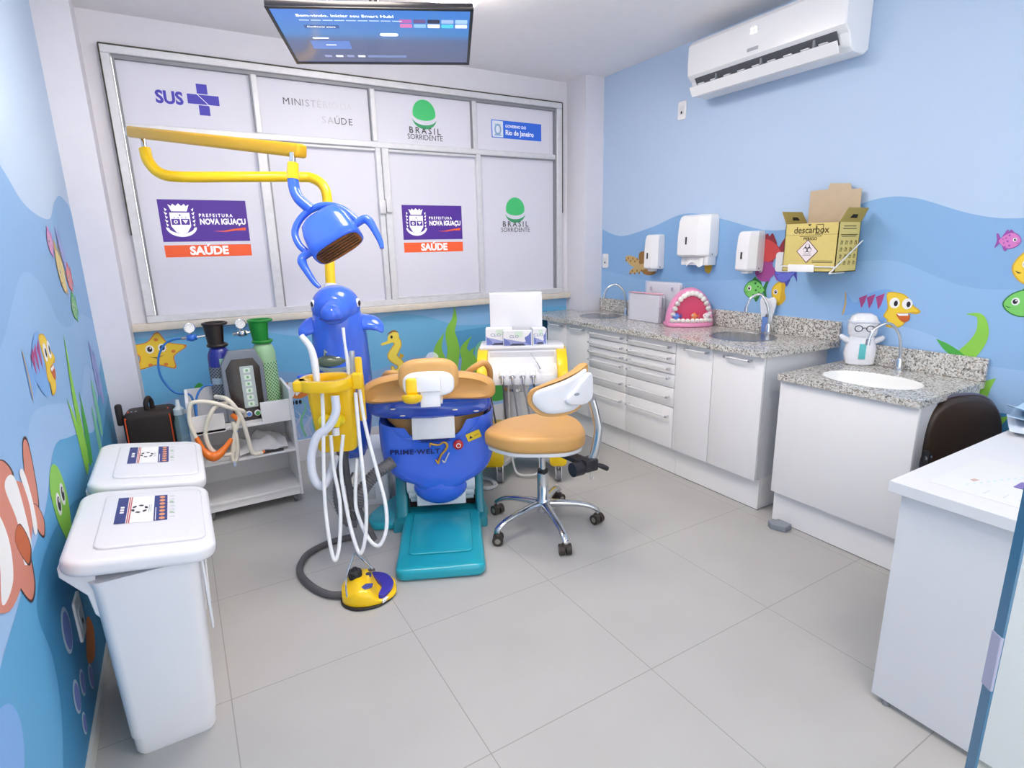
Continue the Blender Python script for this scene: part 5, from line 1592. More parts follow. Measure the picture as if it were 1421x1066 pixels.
# reclined backrest: blue shell underneath, tan pad above
def back_ring(ly, zc, w, up, dn, wing):
    out = []
    for i in range(48):
        a = 2*PI*i/48
        c_, s_ = math.cos(a), math.sin(a)
        x = w*math.copysign(abs(c_)**.5, c_)
        y = (up if s_ > 0 else dn)*math.copysign(abs(s_)**.62, s_)+wing*(abs(x)/w)**2
        out.append((-.033+x, ly+.03*(abs(x)/w)**2, zc+y))
    return out
rg = [back_ring(*a) for a in ((.425, .776, .25, .04, .03, -.018), (.408, .776, .298, .06, .044, -.028), (.422, .776, .322, .074, .054, -.034), (.50, .766, .334, .084, .062, -.034), (.60, .72, .32, .08, .06, -.03), (.75, .665, .29, .07, .055, -.02), (.9, .61, .25, .06, .05, 0), (1.0, .58, .2, .03, .03, 0))]
cm().loft(rg, tan).build('backrest_pad', t, smooth=60)
rg = [back_ring(*a) for a in ((.465, .668, .22, .03, .02, .006), (.447, .668, .28, .045, .04, .006), (.46, .668, .305, .05, .054, .006), (.53, .655, .31, .05, .056, .004), (.65, .62, .29, .05, .05, .02), (.8, .57, .25, .045, .045, .02))]
bs = cm().loft(rg, blued).build('backrest_shell', t, smooth=60)
q = cm()
for x, z in ((-.215, .67), (-.17, .635), (.09, .655), (.195, .64)):
    q.ell((x, .449+.03*(abs(x)/.3)**2, z), (.014, .004, .004), WHT, nu=12, nv=8)
q.build('screw_cap', bs)
cm().box(-.128, .085, -.006, .006, -.062, .062, whp, .004, X=T(0, .455, .572) @ RX(rad(-14))).build('back_plate', t, label='white plate below the backrest shell')
# headrest
hX = XC_ @ T(-.022, .30, .862) @ RX(rad(-12))
hp = se(.138, .088, 3.0, 44)
MB(hX @ RX(PI/2)).prism(hp, -.055, .045, tan, None, .034, 5).build('headrest_cushion', t, smooth=60)
MB(hX @ RX(PI/2)).prism(se(.116, .058, 3.2, 40, .0, -.03), .03, .052, whp, None, .01, 3).build('headrest_back', t, smooth=50)
MB(hX).box(-.055, .055, -.075, -.05, -.065, .005, whp, .004).box(-.04, .05, -.062, -.03, -.135, -.06, whp, .004).build('headrest_mount', t)
q = MB(hX)
q.box(-.102, -.045, -.078, -.04, -.075, .0, yel, .014, 3)
q.lathe([(.02, .0), (.046, -.006), (.047, -.02), (.038, -.036), (.02, -.044), (0, -.046)], yel, 30, T(-.076, -.06, -.072))
q.build('lock_knob', t, label='yellow locking knob')
MB(hX).prism(se(.03, .03, 2, 24, .02, .085), -.006, .006, clear, RX(PI/2)).build('headrest_tab', t)
cm().box(-.06, .035, .34, .60, .72, .742, satin, .004, X=None).build('headrest_bar', t)
# armrests
for pts in ([(.10, 1.0, .70), (.135, .78, .745), (.19, .70, .806), (.245, .70, .835), (.272, .72, .82), (.292, .80, .76), (.295, .95, .62)], [(-.15, .98, .66), (-.19, .80, .76), (-.225, .74, .79), (-.27, .76, .785), (-.305, .85, .72), (-.31, .95, .60)]):
    cm().tube(pts, .017, tan, 12, 8).build('armrest', t)

# ================================================================== DOLPHIN UNIT
t = thing('dental_unit', 'blue dolphin dental unit with yellow instrument holder and white tubing', 'dental unit', (.73, 3.08, 0))
dol = []
for z, r, dy, dx in ((.29, .085, .03, 0), (.35, .10, .03, 0), (.45, .122, .02, 0), (.56, .138, .012, 0), (.70, .15, 0, 0), (.85, .15, -.005, 0), (.98, .145, -.015, 0), (1.06, .137, -.03, 0), (1.13, .122, -.04, 0), (1.18, .10, -.04, 0)):
    dol.append([(.735+dx+.42*dy*1+x, 3.10+dy+y, z) for x, y in se(r, r*.95, 2.1, 36)])
body = MB().loft(dol, blue).ell((.715, 3.05, 1.15), (.126, .122, .115), blue, nu=36, nv=24).build('dolphin_body', t, smooth=80)
q = MB()
q.tube([(.705, 3.0, 1.14), (.672, 2.94, 1.130), (.655, 2.905, 1.125), (.648, 2.885, 1.124)], [.085, .062, .052, .02], blue, 24, 8)
q.build('dolphin_snout', t, smooth=80)
q = MB()
for sgn, pts in ((-1, [(.64, 3.08, 1.06), (.585, 3.08, 1.055), (.545, 3.07, 1.03), (.525, 3.06, .995)]), (1, [(.83, 3.04, 1.06), (.88, 3.0, 1.055), (.91, 2.97, 1.035), (.925, 2.95, 1.005)])):
    MB().tube(pts, [.06, .052, .036, .008], blue, 16, 6, flat=.45).build('dolphin_fin', t, smooth=80)
q = MB()
q.ell((.812, 2.975, 1.170), (.012, .014, .024), WHT, rot=RZ(-.5)).ell((.816, 2.969, 1.168), (.009, .01, .016), BLK, rot=RZ(-.5))
q.ell((.595, 3.03, 1.175), (.010, .014, .022), WHT).ell((.590, 3.026, 1.173), (.008, .01, .015), BLK)
q.build('dolphin_eye', t)
MB().tube([(.605, 2.95, 1.105), (.63, 2.892, 1.096), (.69, 2.89, 1.099), (.73, 2.93, 1.113)], .004, M('mouth line', '1e3a92', .4), 8).build('dolphin_mouth', t)
# tail fluke carrying the glass spittoon
MB().prism(sp2([(.47, 2.99), (.55, 2.93), (.66, 2.86), (.76, 2.90), (.78, 3.02), (.68, 3.08), (.58, 3.04)], 6), .80, .82, blue, None, .008).build('bowl_bracket', t)
MB().lathe([(.03, 0), (.06, .008), (.085, .025), (.096, .042), (.092, .042), (.08, .028), (.05, .014), (0, .01)], clear_mat('pale green glass', 'cfe6dc', .6), 36, T(.655, 2.935, .821)).build('spittoon_bowl', t)
q = MB()
q.ell((.665, 2.995, .875), (.095, .05, .035), M('smoked glass cover', '5c6a58', .12, coat=.5))
q.tube([(.62, 3.0, .875), (.62, 2.98, .935), (.62, 2.95, .93)], .006, chrome, 8)
q.build('bowl_cover', t)
# yellow instrument panel and holder
Yx = frame((.54, 2.545, 0), (math.cos(A_), -math.sin(A_), 0), (math.sin(A_), math.cos(A_), 0))
rg = []
for z, a, b in ((.535, -.078, .082), (.545, -.088, .092), (.60, -.088, .095), (.70, -.098, .098), (.79, -.108, .10), (.838, -.108, .10)):
    w = (b-a)/2; c_ = (a+b)/2
    rg.append([(c_+x, .03+y, z) for x, y in rrect(2*w, .10, .03, 6)])
MB(Yx).loft(rg, yel).build('instrument_panel', t, smooth=50)
q = MB(Yx)
ring = se(.122, .108, 2.3, 48, -.02, .02)
n = len(ring)
rin = inset(ring, .03)
q.loft([[(x, y, z) for x, y in r_] for r_, z in ((inset(ring, .004), .832), (ring, .838), (ring, .876), (inset(ring, .004), .882), (inset(ring, .026), .882), (rin, .876), (rin, .838), (inset(ring, .026), .832))], yel, cap=False)
q.box(-.155, -.085, -.055, .02, .832, .882, yel, .012, 3)
q.box(.095, .145, -.02, .03, .826, .90, yel, .01, 3)
q.box(.108, .14, .03, .05, .66, .965, yel, .008, 2)
q.build('instrument_holder', t)
q = MB(Yx)
for x in (-.036, .016):
    q.tube([(x+.018, -.03, .69), (x+.004, -.06, .70), (x, -.064, .672)], [.026, .027, .022], M('bright yellow plastic', 'f7dc1e', .35, coat=.2), 14, 6)
q.build('hose_elbow', t)
q = MB(Yx)
for x in (-.036, .016): q.cyl((x, -.066, .668), (x, -.068, .632), .017, whp, n=18)
q.build('hose_collar', t)
tubm = M('white silicone tube', 'eceef2', .3, coat=.3); tubw = M('pale wide tube', 'dfe4f2', .3, coat=.4)
MB().tube([(.46, 2.679, 1.065), (.487, 2.649, 1.016), (.495, 2.627, .955), (.491, 2.591, .861), (.49, 2.56, .80)], [.013, .015, .017, .015, .012], tubm, 12).build('suction_tip', t)
MB().tube([(.538, 2.47, .815), (.531, 2.455, .744), (.492, 2.455, .681), (.442, 2.470, .642), (.409, 2.475, .545), (.41, 2.463, .455), (.439, 2.458, .411), (.49, 2.50, .45), (.53, 2.56, .50)], .019, tubw, 14, 8).build('suction_hose', t)
MB().tube([(.639, 2.629, 1.091), (.636, 2.608, 1.009), (.636, 2.585, .928), (.632, 2.573, .83)], [.008, .006, .010, .010], tubm, 12).build('saliva_ejector', t)
MB().tube([(.659, 2.588, .986), (.655, 2.58, .94), (.646, 2.565, .82)], [.013, .012, .014], M('clear grey syringe', 'b9bec6', .25, .4), 12).build('air_syringe', t)
for pts in ([(.494, 2.52, .84), (.480, 2.475, .747), (.453, 2.437, .536), (.43, 2.387, .354), (.421, 2.323, .194), (.428, 2.288, .129), (.458, 2.311, .188), (.493, 2.382, .34), (.495, 2.447, .489), (.503, 2.478, .635)],
            [(.552, 2.453, .635), (.522, 2.43, .488), (.515, 2.369, .339), (.514, 2.287, .218), (.527, 2.238, .157), (.556, 2.241, .227), (.581, 2.276, .359), (.59, 2.316, .478), (.61, 2.401, .65), (.632, 2.485, .81)],
            [(.655, 2.495, .82), (.648, 2.441, .7), (.65, 2.382, .58), (.657, 2.32, .461), (.659, 2.251, .348), (.641, 2.21, .25), (.602, 2.203, .189), (.57, 2.24, .212), (.555, 2.331, .291), (.567, 2.4, .348), (.618, 2.52, .48)]):
    MB().tube(pts, .0085, tubm, 10, 8).build('instrument_tube', t)
# grey swing arm and corrugated hoses down to the chair base
arm = MB()
arm.tube([(.574, 2.56, .53), (.580, 2.57, .36), (.596, 2.58, .16)], .021, dgrey, 12, 6, flat=.6)
arm.tube([(.59, 2.575, .27), (.63, 2.54, .17), (.668, 2.51, .05)], .017, dgrey, 12, 6, flat=.6)
arm.build('swing_arm', t)
def corrugated(pts, r, name, par, mat):
    P = spline(pts, 30)
    m = MB(); rr = []
    L = 0; last = P[0]; Q = [P[0]]
    for p in P[1:]:
        if (p-Q[-1]).length > .0045: Q.append(p)
    rr = [r*(1 if i % 2 else .84) for i in range(len(Q))]
    m.tube(Q, rr if len(rr) > 1 else r, mat, 14, 1, smooth=False)
    return m.build(name, par, smooth=70)
corrugated([(.82, 2.60, .40), (.72, 2.60, .35), (.645, 2.585, .285), (.60, 2.575, .20)], .034, 'corrugated_hose', t, M('grey corrugated hose', '6f6e72', .4))
corrugated([(.585, 2.63, .50), (.556, 2.635, .36), (.542, 2.63, .24), (.565, 2.60, .15), (.61, 2.58, .13)], .030, 'corrugated_hose', t, M('grey corrugated hose', '6f6e72', .4))

# white base box on the floor with cables
Xu = TR(.83, 3.17, 0, rad(-22))
MB(Xu).prism([(-.16, 0), (.16, 0), (.16, .12), (.10, .32), (-.16, .32)], -.14, .14, whp, frame((0, 0, 0), (0, -1, 0), (0, 0, 1), (-1, 0, 0)), .012).build('base_box', t)
MB(Xu).box(-.10, .06, -.165, -.155, .035, .115, M('grey cover strip', 'c9ccd3', .4), .003).build('cover_strip', t)
q = MB(Xu)
for i, c_ in enumerate(('e8e2d6', '3a3a40', 'e8e2d6', 'd8d3c6')):
    q.tube([(-.08+.02*i, -.14, .20), (-.10+.02*i, -.19, .16), (-.07+.03*i, -.20, .10), (-.09+.03*i, -.19, .03)], .005, M('cable '+c_, c_, .5), 8)
q.build('cable', t)
q = MB(Xu)
for x in (-.13, .10): q.cyl((x, -.163, .075), (x, -.170, .075), .011, dark, n=14)
q.box(-.125, -.105, -.19, -.165, .05, .10, M('red connector', 'd2543c', .4), .003)
q.build('connector', t)
# ================================================================== OPERATING LAMP ON ITS POLE
t = thing('operating_lamp', 'blue dental lamp on a yellow articulated arm rising behind the dolphin', 'lamp', (.735, 3.165, 1.24))
MB().tube([(.722, 3.14, 1.19), (.7235, 3.152, 1.30), (.745, 3.185, 1.507), (.765, 3.225, 1.679), (.762, 3.25, 1.766), (.722, 3.285, 1.815), (.649, 3.311, 1.826), (.352, 3.338, 1.818), (.094, 3.38, 1.813), (.01, 3.411, 1.831), (-.03, 3.441, 1.886), (-.038, 3.46, 1.946)], .0265, yel, 18, 8).build('pole_arm', t, smooth=80)
MB().cyl((.714, 3.13, 1.20), (.7225, 3.145, 1.262), .036, whp).build('pole_collar', t)
m = MB()
m.cyl((-.0385, 3.462, 1.94), (-.037, 3.472, 2.01), .012, chrome, n=16)
m.cyl((.4655, 2.458, 1.815), (.462, 2.451, 1.765), .012, chrome, n=16)
m.build('pivot_pin', t)
p0 = Vector((-.083, 3.498, 2.027)); p1 = Vector((.502, 2.44, 1.821))
dv = (p1-p0).normalized(); sd = dv.cross(Vector((0, 0, 1))).normalized(); upv = sd.cross(dv)
Xb_ = Matrix(((dv.x, sd.x, upv.x, p0.x), (dv.y, sd.y, upv.y, p0.y), (dv.z, sd.z, upv.z, p0.z), (0, 0, 0, 1)))
L_ = (p1-p0).length
amb = M('amber yellow enamel', 'eab216', .32, coat=.3, var=.02)
m = MB(Xb_)
m.box(0, L_, -.026, .026, -.026, .026, amb, .012, 3)
m.build('spring_arm', t, smooth=50)
MB(Xb_).box(-.02, .02, -.02, .02, -.02, .02, satin, .005).build('arm_end', t)
MB().cyl((.4625, 2.452, 1.775), (.4535, 2.438, 1.712), .021, yel, r1=.024, n=20).build('ferrule', t)
# lamp head frame: w across, n towards the patient, h thickness
cr = Vector((.8598, -.5101, -.0222)); cd = Vector((-.1403, -.1941, -.9709)); cf = Vector((.4909, .8379, -.2385))
wv = (.85*cr-.53*cd).normalized()
ni = (.53*cr+.85*cd).normalized()
nv_ = (ni*.975-cf*.20).normalized()
hv = wv.cross(nv_).normalized()
Lc = Vector((.558, 2.243, 1.452))
XL_ = Matrix(((wv.x, nv_.x, hv.x, Lc.x), (wv.y, nv_.y, hv.y, Lc.y), (wv.z, nv_.z, hv.z, Lc.z), (0, 0, 0, 1)))
rg = []
for n_, w, h in ((-.158, .04, .02), (-.152, .066, .04), (-.135, .086, .052), (-.09, .098, .062), (-.03, .103, .066), (0, .102, .066), (.004, .098, .062)):
    rg.append([(x, n_, y) for x, y in se(w, h, 3.2, 40)])
MB(XL_).loft(rg, blue).build('lamp_head', t, smooth=50)
rf = MB(XL_)
rf.prism(se(.092, .056, 3.2, 40), .0, .007, M('bronze reflector', '7a5a44', .15, .7, var=.3, scale=40), frame((0, 0, 0), (1, 0, 0), (0, 0, 1), (0, 1, 0)))
for i in range(5): rf.box(-.08, .08, .007, .0085, -.04+.018*i, -.034+.018*i, M('dark reflector rib', '3c3230', .3, .5), .0005, 1)
rf.build('reflector', t, label='bronze ribbed reflector')
MB(XL_).tube([(-.115, -.05, 0), (-.128, -.10, 0), (-.118, -.155, 0), (-.075, -.19, 0), (-.018, -.2, 0), (.04, -.182, 0), (.09, -.125, 0), (.116, -.045, 0)], .0135, blue, 14, 8, flat=1.0).build('yoke', t, smooth=80)
for s_ in (-1, 1):
    MB(XL_).tube([(s_*.095, -.045, 0), (s_*.135, -.045, 0), (s_*.150, -.03, 0), (s_*.152, .01, 0), (s_*.148, .07, 0), (s_*.14, .10, 0)], [.015, .016, .018, .014, .011, .008], blue, 14, 6).build('grip', t, smooth=80)
yk = XL_ @ Vector((-.018, -.198, 0))
MB().tube([(.4535, 2.438, 1.714), (.454, 2.427, 1.672), (.454*.5+yk.x*.5-.012, 2.427*.5+yk.y*.5, 1.672*.5+yk.z*.5), tuple(yk)], .0215, blue, 16, 8).build('elbow', t, smooth=80)
MB(XL_).box(-.03, .03, -.17, -.15, -.012, .03, M('green tag', '4fa37a', .4), .003).build('tag', t)

# ================================================================== FOOT PEDAL
t = thing('foot_pedal', 'yellow and indigo foot pedal with a black knob on the tiles', 'foot pedal', (.53, 2.15, 0))
Xp = T(.535, 2.165, 0) @ RZ(rad(-14))
outl = sp2([(-.115, -.06), (-.06, -.115), (.03, -.115), (.095, -.06), (.112, .02), (.07, .09), (0, .105), (-.075, .09), (-.118, .03)], 6)
b = MB(Xp)
b.prism(outl, .001, .010, dark, None, .002)
rg = []
for i in range(25):
    x = -.114+.224*i/24
    w = .108*math.sqrt(max(0, 1-((x+.003)/.1185)**2))**.8
    hh = .078 if x < -.045 else (.078-.010*(x+.045)/.045 if x < .0 else max(.024, .068-.044*(x/.032)))
    hh = .010+(hh-.010)*min(1, .45+9*(x+.114))
    rg.append([(x, -w, .010), (x, -w, .010+(hh-.010)*.6), (x, -w*.93, .010+(hh-.010)*.85), (x, -w*.78, .010+(hh-.010)*.97), (x, -w*.4, hh), (x, 0, hh+.001), (x, w*.4, hh), (x, w*.78, .010+(hh-.010)*.97), (x, w*.93, .010+(hh-.010)*.85), (x, w, .010+(hh-.010)*.6), (x, w, .010)])
b.loft(rg, yel)
b.build('housing', t, smooth=50)
pd = sp2([(.008, .085), (.03, .095), (.075, .072), (.098, .01), (.082, -.05), (.05, -.088), (.028, -.08), (.045, -.02), (.03, .03)], 6)
MB(Xp).prism(pd, .018, .046, M('indigo rubber', '4038a8', .4, coat=.2), RY(rad(7)), .005).build('tread', t, label='indigo tread')
MB(Xp).prism(sp2([(.075, .06), (.104, .01), (.088, -.06), (.05, -.103), (.046, -.095), (.08, -.05), (.094, .01)], 5), .012, .030, WHT, RY(rad(7)), .002).build('trim_band', t)
MB(Xp).lathe([(.028, .066), (.030, .078), (.026, .085), (.030, .09), (.027, .098), (.012, .102), (.010, .112), (0, .113)], M('black rubber knob', '232226', .45), 28, T(-.055, .035, 0)).build('knob', t, label='black knob')
q = MB(Xp)
q.prism([(-.035, -.06), (-.015, -.04), (.015, -.045), (.01, -.065), (-.02, -.08)], .066, .0745, M('indigo badge', '4a4f9c', .4), None, .002)
q.prism([(.0, .075), (.03, .07), (.028, .085), (.0, .088)], .058, .066, dgrey, None, .002)
q.cyl((.0, .03, .064), (.0, .03, .076), .012, chrome, n=16)
q.build('button', t)
MB().tube([(.437, 2.115, .012), (.43, 2.13, .06), (.455, 2.21, .088), (.505, 2.27, .142), (.515, 2.275, .142), (.555, 2.255, .09), (.575, 2.235, .06)], .0042, chrome, 8, 6).build('carry_wire', t)
c = MB()
c.tube([(.445, 2.175, .02), (.373, 2.231, .016), (.321, 2.345, .016), (.304, 2.482, .016), (.356, 2.605, .016), (.457, 2.665, .016), (.56, 2.672, .016), (.60, 2.665, .016)], .0155, dgrey, 12, 8)
tag(c.build('pedal_hose', loc=(.36, 2.4, .016), smooth=80), 'dark grey hose curving over the floor from the yellow foot pedal', 'hose')

m = MB()
for d in (0, .022):
    m.tube([(1.40, 2.93+d, .010), (1.45, 2.84-d, .010), (1.51+d, 2.83, .010), (1.53+d*.5, 2.92+d, .010), (1.46, 3.04+d, .010)], .008, M('pale cable', 'd9dadd', .45), 8, 8)
tag(m.build('supply_cable', loc=(1.47, 2.92, .010)), 'pale supply cables looping on the floor right of the teal chair base', 'cable')

# ================================================================== INSTRUMENT TROLLEY
t = thing('instrument_trolley', 'white and yellow instrument trolley with hanging handpiece cords', 'trolley', (1.80, 2.94, 0))
XT = frame((1.80, 2.94, 0), (math.cos(.55), -math.sin(.55), 0), (math.sin(.55), math.cos(.55), 0))
def tm(): return MB(XT)
tm().box(-.265, .262, -.02, .22, .815, .838, whp, .008).build('tray_top', t)
SID = frame((0, 0, 0), (0, 1, 0), (0, 0, 1), (1, 0, 0))
tm().prism([(-.01, .818), (.18, .818), (.18, .66), (-.02, .60), (-.115, .615), (-.12, .655), (-.075, .725), (-.05, .735)], -.228, .228, whp, SID, .006).build('instrument_console', t)
for x0, x1 in ((-.275, -.212), (.212, .275)):
    tm().prism(sp2([(-.02, .816), (.12, .81), (.15, .70), (.03, .60), (-.12, .565), (-.17, .61), (-.17, .69), (-.11, .77)], 5), x0, x1, M('bright yellow panel', 'fbd214', .3, coat=.3), SID, .008).build('side_panel', t)
q = tm()
q.box(-.20, .20, -.004, .0, .742, .806, M('pale grey display strip', 'dfe2ea', .25), .001, 1, X=T(0, -.028, 0))
q.build('control_strip', t)
q = tm()
for i in range(4):
    x = -.125+.063*i
    q.cyl((x, -.09, .69), (x, -.125, .665), .020, M('white socket', 'f2f2f4', .4), n=20)
q.build('holder_cup', t)
hos = M('grey cord', '8b8d92', .4); hosd = M('dark cord', '4c4d52', .4)
for i in range(4):
    x = -.125+.063*i
    m = tm()
    m.tube([(x, -.10, .69), (x+.004, -.13, .655), (x+.008, -.135, .60), (x+.02+.012*i, -.13, .38), (x+.035, -.07, .22), (x+.03, .0, .30)], .0062, hosd if i in (0, 3) else hos, 10, 8)
    m.build('handpiece_cord', t)
    tm().tube([(x, -.105, .70), (x+.002, -.128, .668), (x+.003, -.136, .625)], [.006, .010, .007], chrome, 12).build('handpiece', t)
tm().tube([(-.205, -.10, .60), (-.19, -.12, .5), (-.165, -.13, .34), (-.15, -.06, .22), (-.12, 0, .26)], .006, hosd, 10, 8).build('handpiece_cord', t)
tm().tube([(.055, -.06, .80), (.09, -.10, .75), (.11, -.125, .715)], [.0025, .003, .006], chrome, 10).build('syringe', t)
tm().lathe([(.10, .12), (.095, .14), (.085, .35), (.082, .55), (.10, .60), (.10, .62), (0, .62)], M('pale grey column', 'd5d9de', .3, coat=.2), 36, T(-.045, .06, 0)).build('column', t)
tm().lathe([(.082, .545), (.088, .55), (.088, .575), (.082, .58)], chrome, 36, T(-.045, .06, 0)).build('column_ring', t)
tm().prism(sp2([(-.26, -.16), (-.12, -.16), (-.05, -.02), (.08, -.02), (.17, -.14), (.26, -.14), (.24, .10), (.10, .22), (-.12, .22), (-.25, .10)], 4), .10, .135, M('grey trolley base', 'b5b8bc', .35), None, .008).build('base', t)
for x0, x1 in ((-.262, -.125), (.16, .265)):
    xc = (x0+x1)/2
    rg = []
    for y, z0, z1 in ((-.20, .12, .22), (-.19, .108, .26), (-.14, .105, .31), (.0, .115, .34), (.06, .13, .34)):
        rg.append([(xc+x, y, (z0+z1)/2+z) for x, z in rrect(x1-x0, z1-z0, .025, 4)])
    tm().loft(rg, M('bright yellow panel', 'fbd214', .3, coat=.3)).build('foot_cover', t, smooth=50)
for x, y in ((-.15, -.165), (.215, -.155), (-.20, .14), (.20, .14)):
    cst = tm().cyl((x-.014, y, .042), (x+.014, y, .042), .042, M('grey rubber tyre', '77777c', .5), n=24).build('caster', t)
    tm().prism(sp2([(-.035, .115), (.03, .115), (.04, .07), (.03, .02), (0, .012), (-.03, .03)], 5), -.02, -.015, whp, T(x, y, 0) @ SID, .001).prism(sp2([(-.035, .115), (.03, .115), (.04, .07), (.03, .02), (0, .012), (-.03, .03)], 5), .015, .02, whp, T(x, y, 0) @ SID, .001).cyl((x-.0225, y, .042), (x-.019, y, .042), .014, dark, n=16).cyl((x, y, .08), (x, y, .12), .012, chrome, n=12).build('caster_fork', cst)
m = tm()
m.tube([(-.09, -.05, .60), (-.085, -.06, .30), (-.06, -.08, .05), (.02, -.12, .022), (.10, -.10, .05), (.09, -.03, .2)], .007, M('pale cable', 'd9dadd', .45), 8, 8)
m.build('loop_cable', t)
# white light box panel standing on the trolley
o = MB(XT).box(-.20, .133, .115, .185, .8385, 1.157, whp, .006).build('light_box', loc=tuple(XT @ Vector((-.03, .15, .84))))
tag(o, 'plain white light box standing on the back of the instrument trolley', 'light box')
def carton(x0, x1, y0, y1, h, label, rz=0):
    t = thing('glove_carton', label, 'box', tuple(XT @ Vector(((x0+x1)/2, (y0+y1)/2, .838))), 0, 'printed cartons on the trolley')
    w = x1-x0; d = y1-y0
    X = XT @ T((x0+x1)/2, (y0+y1)/2, .8385) @ RZ(rz)
    MB(X).box(-w/2, w/2, -d/2, d/2, 0, h, M('white printed carton', 'eef0f6', .5), .001, 1).build('carton', t)
    q = MB(X @ frame((0, -d/2-.0005, 0), (1, 0, 0), (0, 0, 1)))
    q.flat([(-w/2+.004, .004), (w/2-.004, .004), (w/2-.004, h*.35), (w*.2, h*.25), (-w*.25, h*.42), (-w/2+.004, h*.5)], M('carton lilac', '9aa4d6', .5))
    q.flat([(w/2-.004, .004), (w/2-.004, h*.92), (w*.38, h*.7), (w*.25, h*.55), (w*.3, h*.2)], M('carton blue', '6f7fc4', .5), None, .0002)
    q.flat([(-w/2+.004, .004), (-w*.22, .004), (-w*.3, h*.3), (-w/2+.004, h*.55)], M('carton blue', '6f7fc4', .5), None, .0002)
    q.flat([(-w*.28, .003), (w*.28, .003), (w*.2, h*.16), (-w*.18, h*.16)], M('carton dark', '3f4560', .5), None, .0004)
    q.flat([(-w*.1, h*.6), (w*.2, h*.6), (w*.2, h*.95), (-w*.1, h*.95)], M('carton pale green', 'd9ecdf', .5), None, .0001)
    q.text('CLO', h*.26, M('carton grey ink', '8f98b8', .5), T(-w*.12, h*.62, 0), 'CENTER', 1.2, .0002, .0006)
    q.build('print', t)
carton(-.225, -.06, .02, .11, .105, 'printed blue and white carton at the left, behind the front one')
carton(-.115, .062, -.062+.05, .055-.04, .095, 'printed blue and white carton at the front centre of the trolley top')
carton(.065, .15, .02, .11, .10, 'narrow printed carton at the right end of the trolley top', .15)

# ================================================================== STOOL
t = thing('dental_stool', 'tan upholstered stool on a chrome five-star base with casters', 'stool', (1.497, 2.26, 0))
XS = TR(1.497, 2.26, 0)
SD = M('shiny chrome', 'ced1d6', .14, 1, var=.01)
tyre = M('black brown caster', '3a322e', .45)
cpos = [(1.203, 2.225), (1.425, 1.965), (1.75, 2.125), (1.73, 2.45), (1.36, 2.51)]
for x, y in cpos:
    v = Vector((x-1.497, y-2.26)); r_ = v.length; a = math.atan2(v.y, v.x)
    Xa = XS @ RZ(a)
    m = MB(Xa)
    sec = []
    for q_, w, h, z in ((.02, .022, .024, .125), (.08, .020, .018, .128), (.18, .017, .014, .118), (r_-.05, .016, .013, .105), (r_-.015, .018, .013, .09), (r_+.008, .016, .010, .075), (r_+.016, .010, .006, .066)):
        sec.append([(q_, y_, z+z_) for y_, z_ in se(w, h, 2.4, 16)])
    m.loft(sec, SD)
    m.cyl((r_, 0, .05), (r_, 0, .085), .010, SD, n=12)
    m.build('base_leg', t, smooth=60)
    ca = a+R.uniform(.6, 1.4)
    ux, uy = math.cos(ca), math.sin(ca)
    k = MB()
    for o_ in (-.017, .017):
        k.cyl((x+ux*(o_-.012), y+uy*(o_-.012), .027), (x+ux*(o_+.012), y+uy*(o_+.012), .027), .027, tyre, n=24)
        k.cyl((x+ux*(o_*1.75), y+uy*(o_*1.75), .027), (x+ux*(o_*1.68), y+uy*(o_*1.68), .027), .014, M('caster grey hub', '8f8a80', .4), n=16)
    k.ell((x, y, .045), (.022, .022, .016), tyre, nu=14, nv=8)
    k.build('caster', t)
MB(XS).lathe([(.034, .085), (.04, .10), (.04, .145), (.034, .155), (.030, .16), (.030, .30), (.026, .304)], SD, 28).build('hub_sleeve', t)
MB(XS).lathe([(.027, .296), (.027, .318), (.015, .32), (.0, .32)], dark, 24).build('lift_collar', t)
MB(XS).cyl((0, 0, .31), (0, 0, .50), .0145, SD, n=20).build('gas_lift', t)
Xz = XS @ T(-.025, .0, 0) @ RZ(rad(-34))
seatp = sp2([(-.262, -.05), (-.235, -.125), (-.12, -.205), (.02, -.215), (.15, -.195), (.225, -.11), (.225, .02), (.19, .145), (.10, .21), (-.05, .20), (-.19, .10)], 6)
MB(Xz).prism(seatp, .482, .565, tan, None, .026, 5).build('seat', t, smooth=60)
MB(Xz).prism(inset(seatp, .014), .464, .484, whp, None, .005).build('seat_pan', t)
m = MB(XS)
m.cyl((0, 0, .44), (0, 0, .468), .04, blkp).box(-.03, .03, -.30, .0, .44, .466, blkp, .006, X=RZ(.10))
m.box(.02, .095, -.335, -.265, .405, .465, blkp, .01)
m.build('tilt_mechanism', t)
m = MB(XS)
m.cyl((-.035, -.30, .425), (.02, -.30, .425), .034, blkp, n=20)
m.tube([(.09, -.31, .43), (.125, -.325, .415), (.15, -.33, .40)], [.008, .013, .012], blkp, 10)
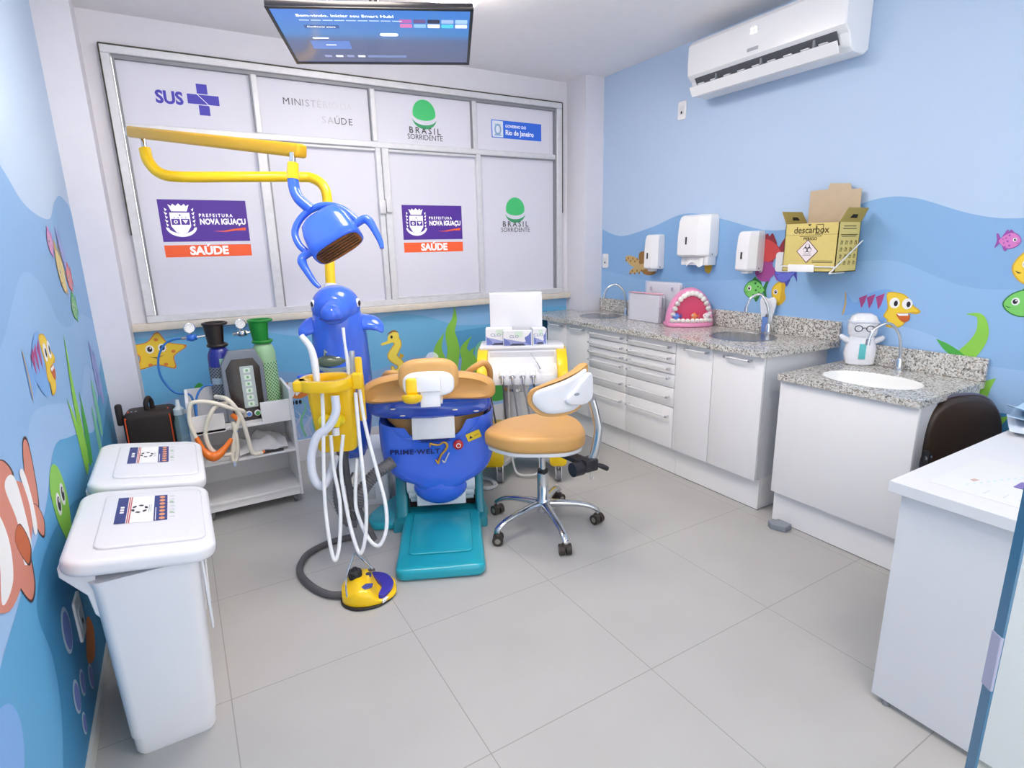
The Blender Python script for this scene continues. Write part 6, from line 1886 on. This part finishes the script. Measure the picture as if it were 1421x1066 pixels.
m.tube([(.05, -.325, .41), (.05, -.328, .375), (.062, -.328, .366), (.07, -.325, .375)], .003, chrome, 8)
m.build('adjusting_knob', t)
MB(XS).tube([(.065, -.30, .43), (.085, -.315, .50), (.10, -.318, .60), (.092, -.31, .68), (.078, -.30, .745)], .0135, SD, 14, 8, flat=1.5).build('backrest_post', t, smooth=80)
# backrest: curved leaf-shaped pad with a white shell behind
Bc = Vector((1.497, 2.26, 0))
def bpt(s_, z, off):
    """s_ metres along the curved back from its centre, z height, off outward"""
    rad_ = .262+off
    a = rad(-107)+s_/.30
    return Vector((Bc.x+rad_*math.cos(a), Bc.y+rad_*math.sin(a), z))
lp = sp2([(-.165, .0), (-.155, .055), (-.09, .085), (.02, .115), (.12, .145), (.185, .165), (.195, .14), (.19, .07), (.17, .0), (.11, -.05), (.0, -.065), (-.10, -.055)], 6)
def layer(k, off):
    cx, cz = .02, .04
    return [bpt(cx+(x-cx)*k, .775+cz+(z-cz)*k-.03, off) for x, z in lp]
MB().loft([layer(.70, -.045), layer(.88, -.042), layer(.97, -.03), layer(1.0, -.012), layer(.985, .002), layer(.95, .008), layer(.90, .006)], tan).build('backrest_pad', t, smooth=60)
MB().loft([layer(.83, .006), layer(.825, .014), layer(.79, .020), layer(.6, .022), layer(.2, .022)], whp).build('backrest_shell', t, smooth=60, label='white backrest shell')
q = MB()
c0 = bpt(.085, .745+.03, .03)
pv = (bpt(.085, .775, .1)-bpt(.085, .775, 0)).normalized(); sv = Vector((-pv.y, pv.x, 0))
Xk = Matrix(((sv.x, 0, pv.x, c0.x), (sv.y, 0, pv.y, c0.y), (0, 1, 0, c0.z), (0, 0, 0, 1)))
q.X = Xk
q.prism(sp2([(-.05, -.03), (-.055, .0), (-.02, .03), (.03, .075), (.07, .10), (.085, .06), (.08, -.02), (.03, -.045)], 5), -.02, .012, whp, None, .008)
q.prism(se(.014, .007, 2, 20, -.01, .012), .011, .0135, M('grey recess', '9ea2ab', .5))
q.build('post_socket', t, smooth=50)
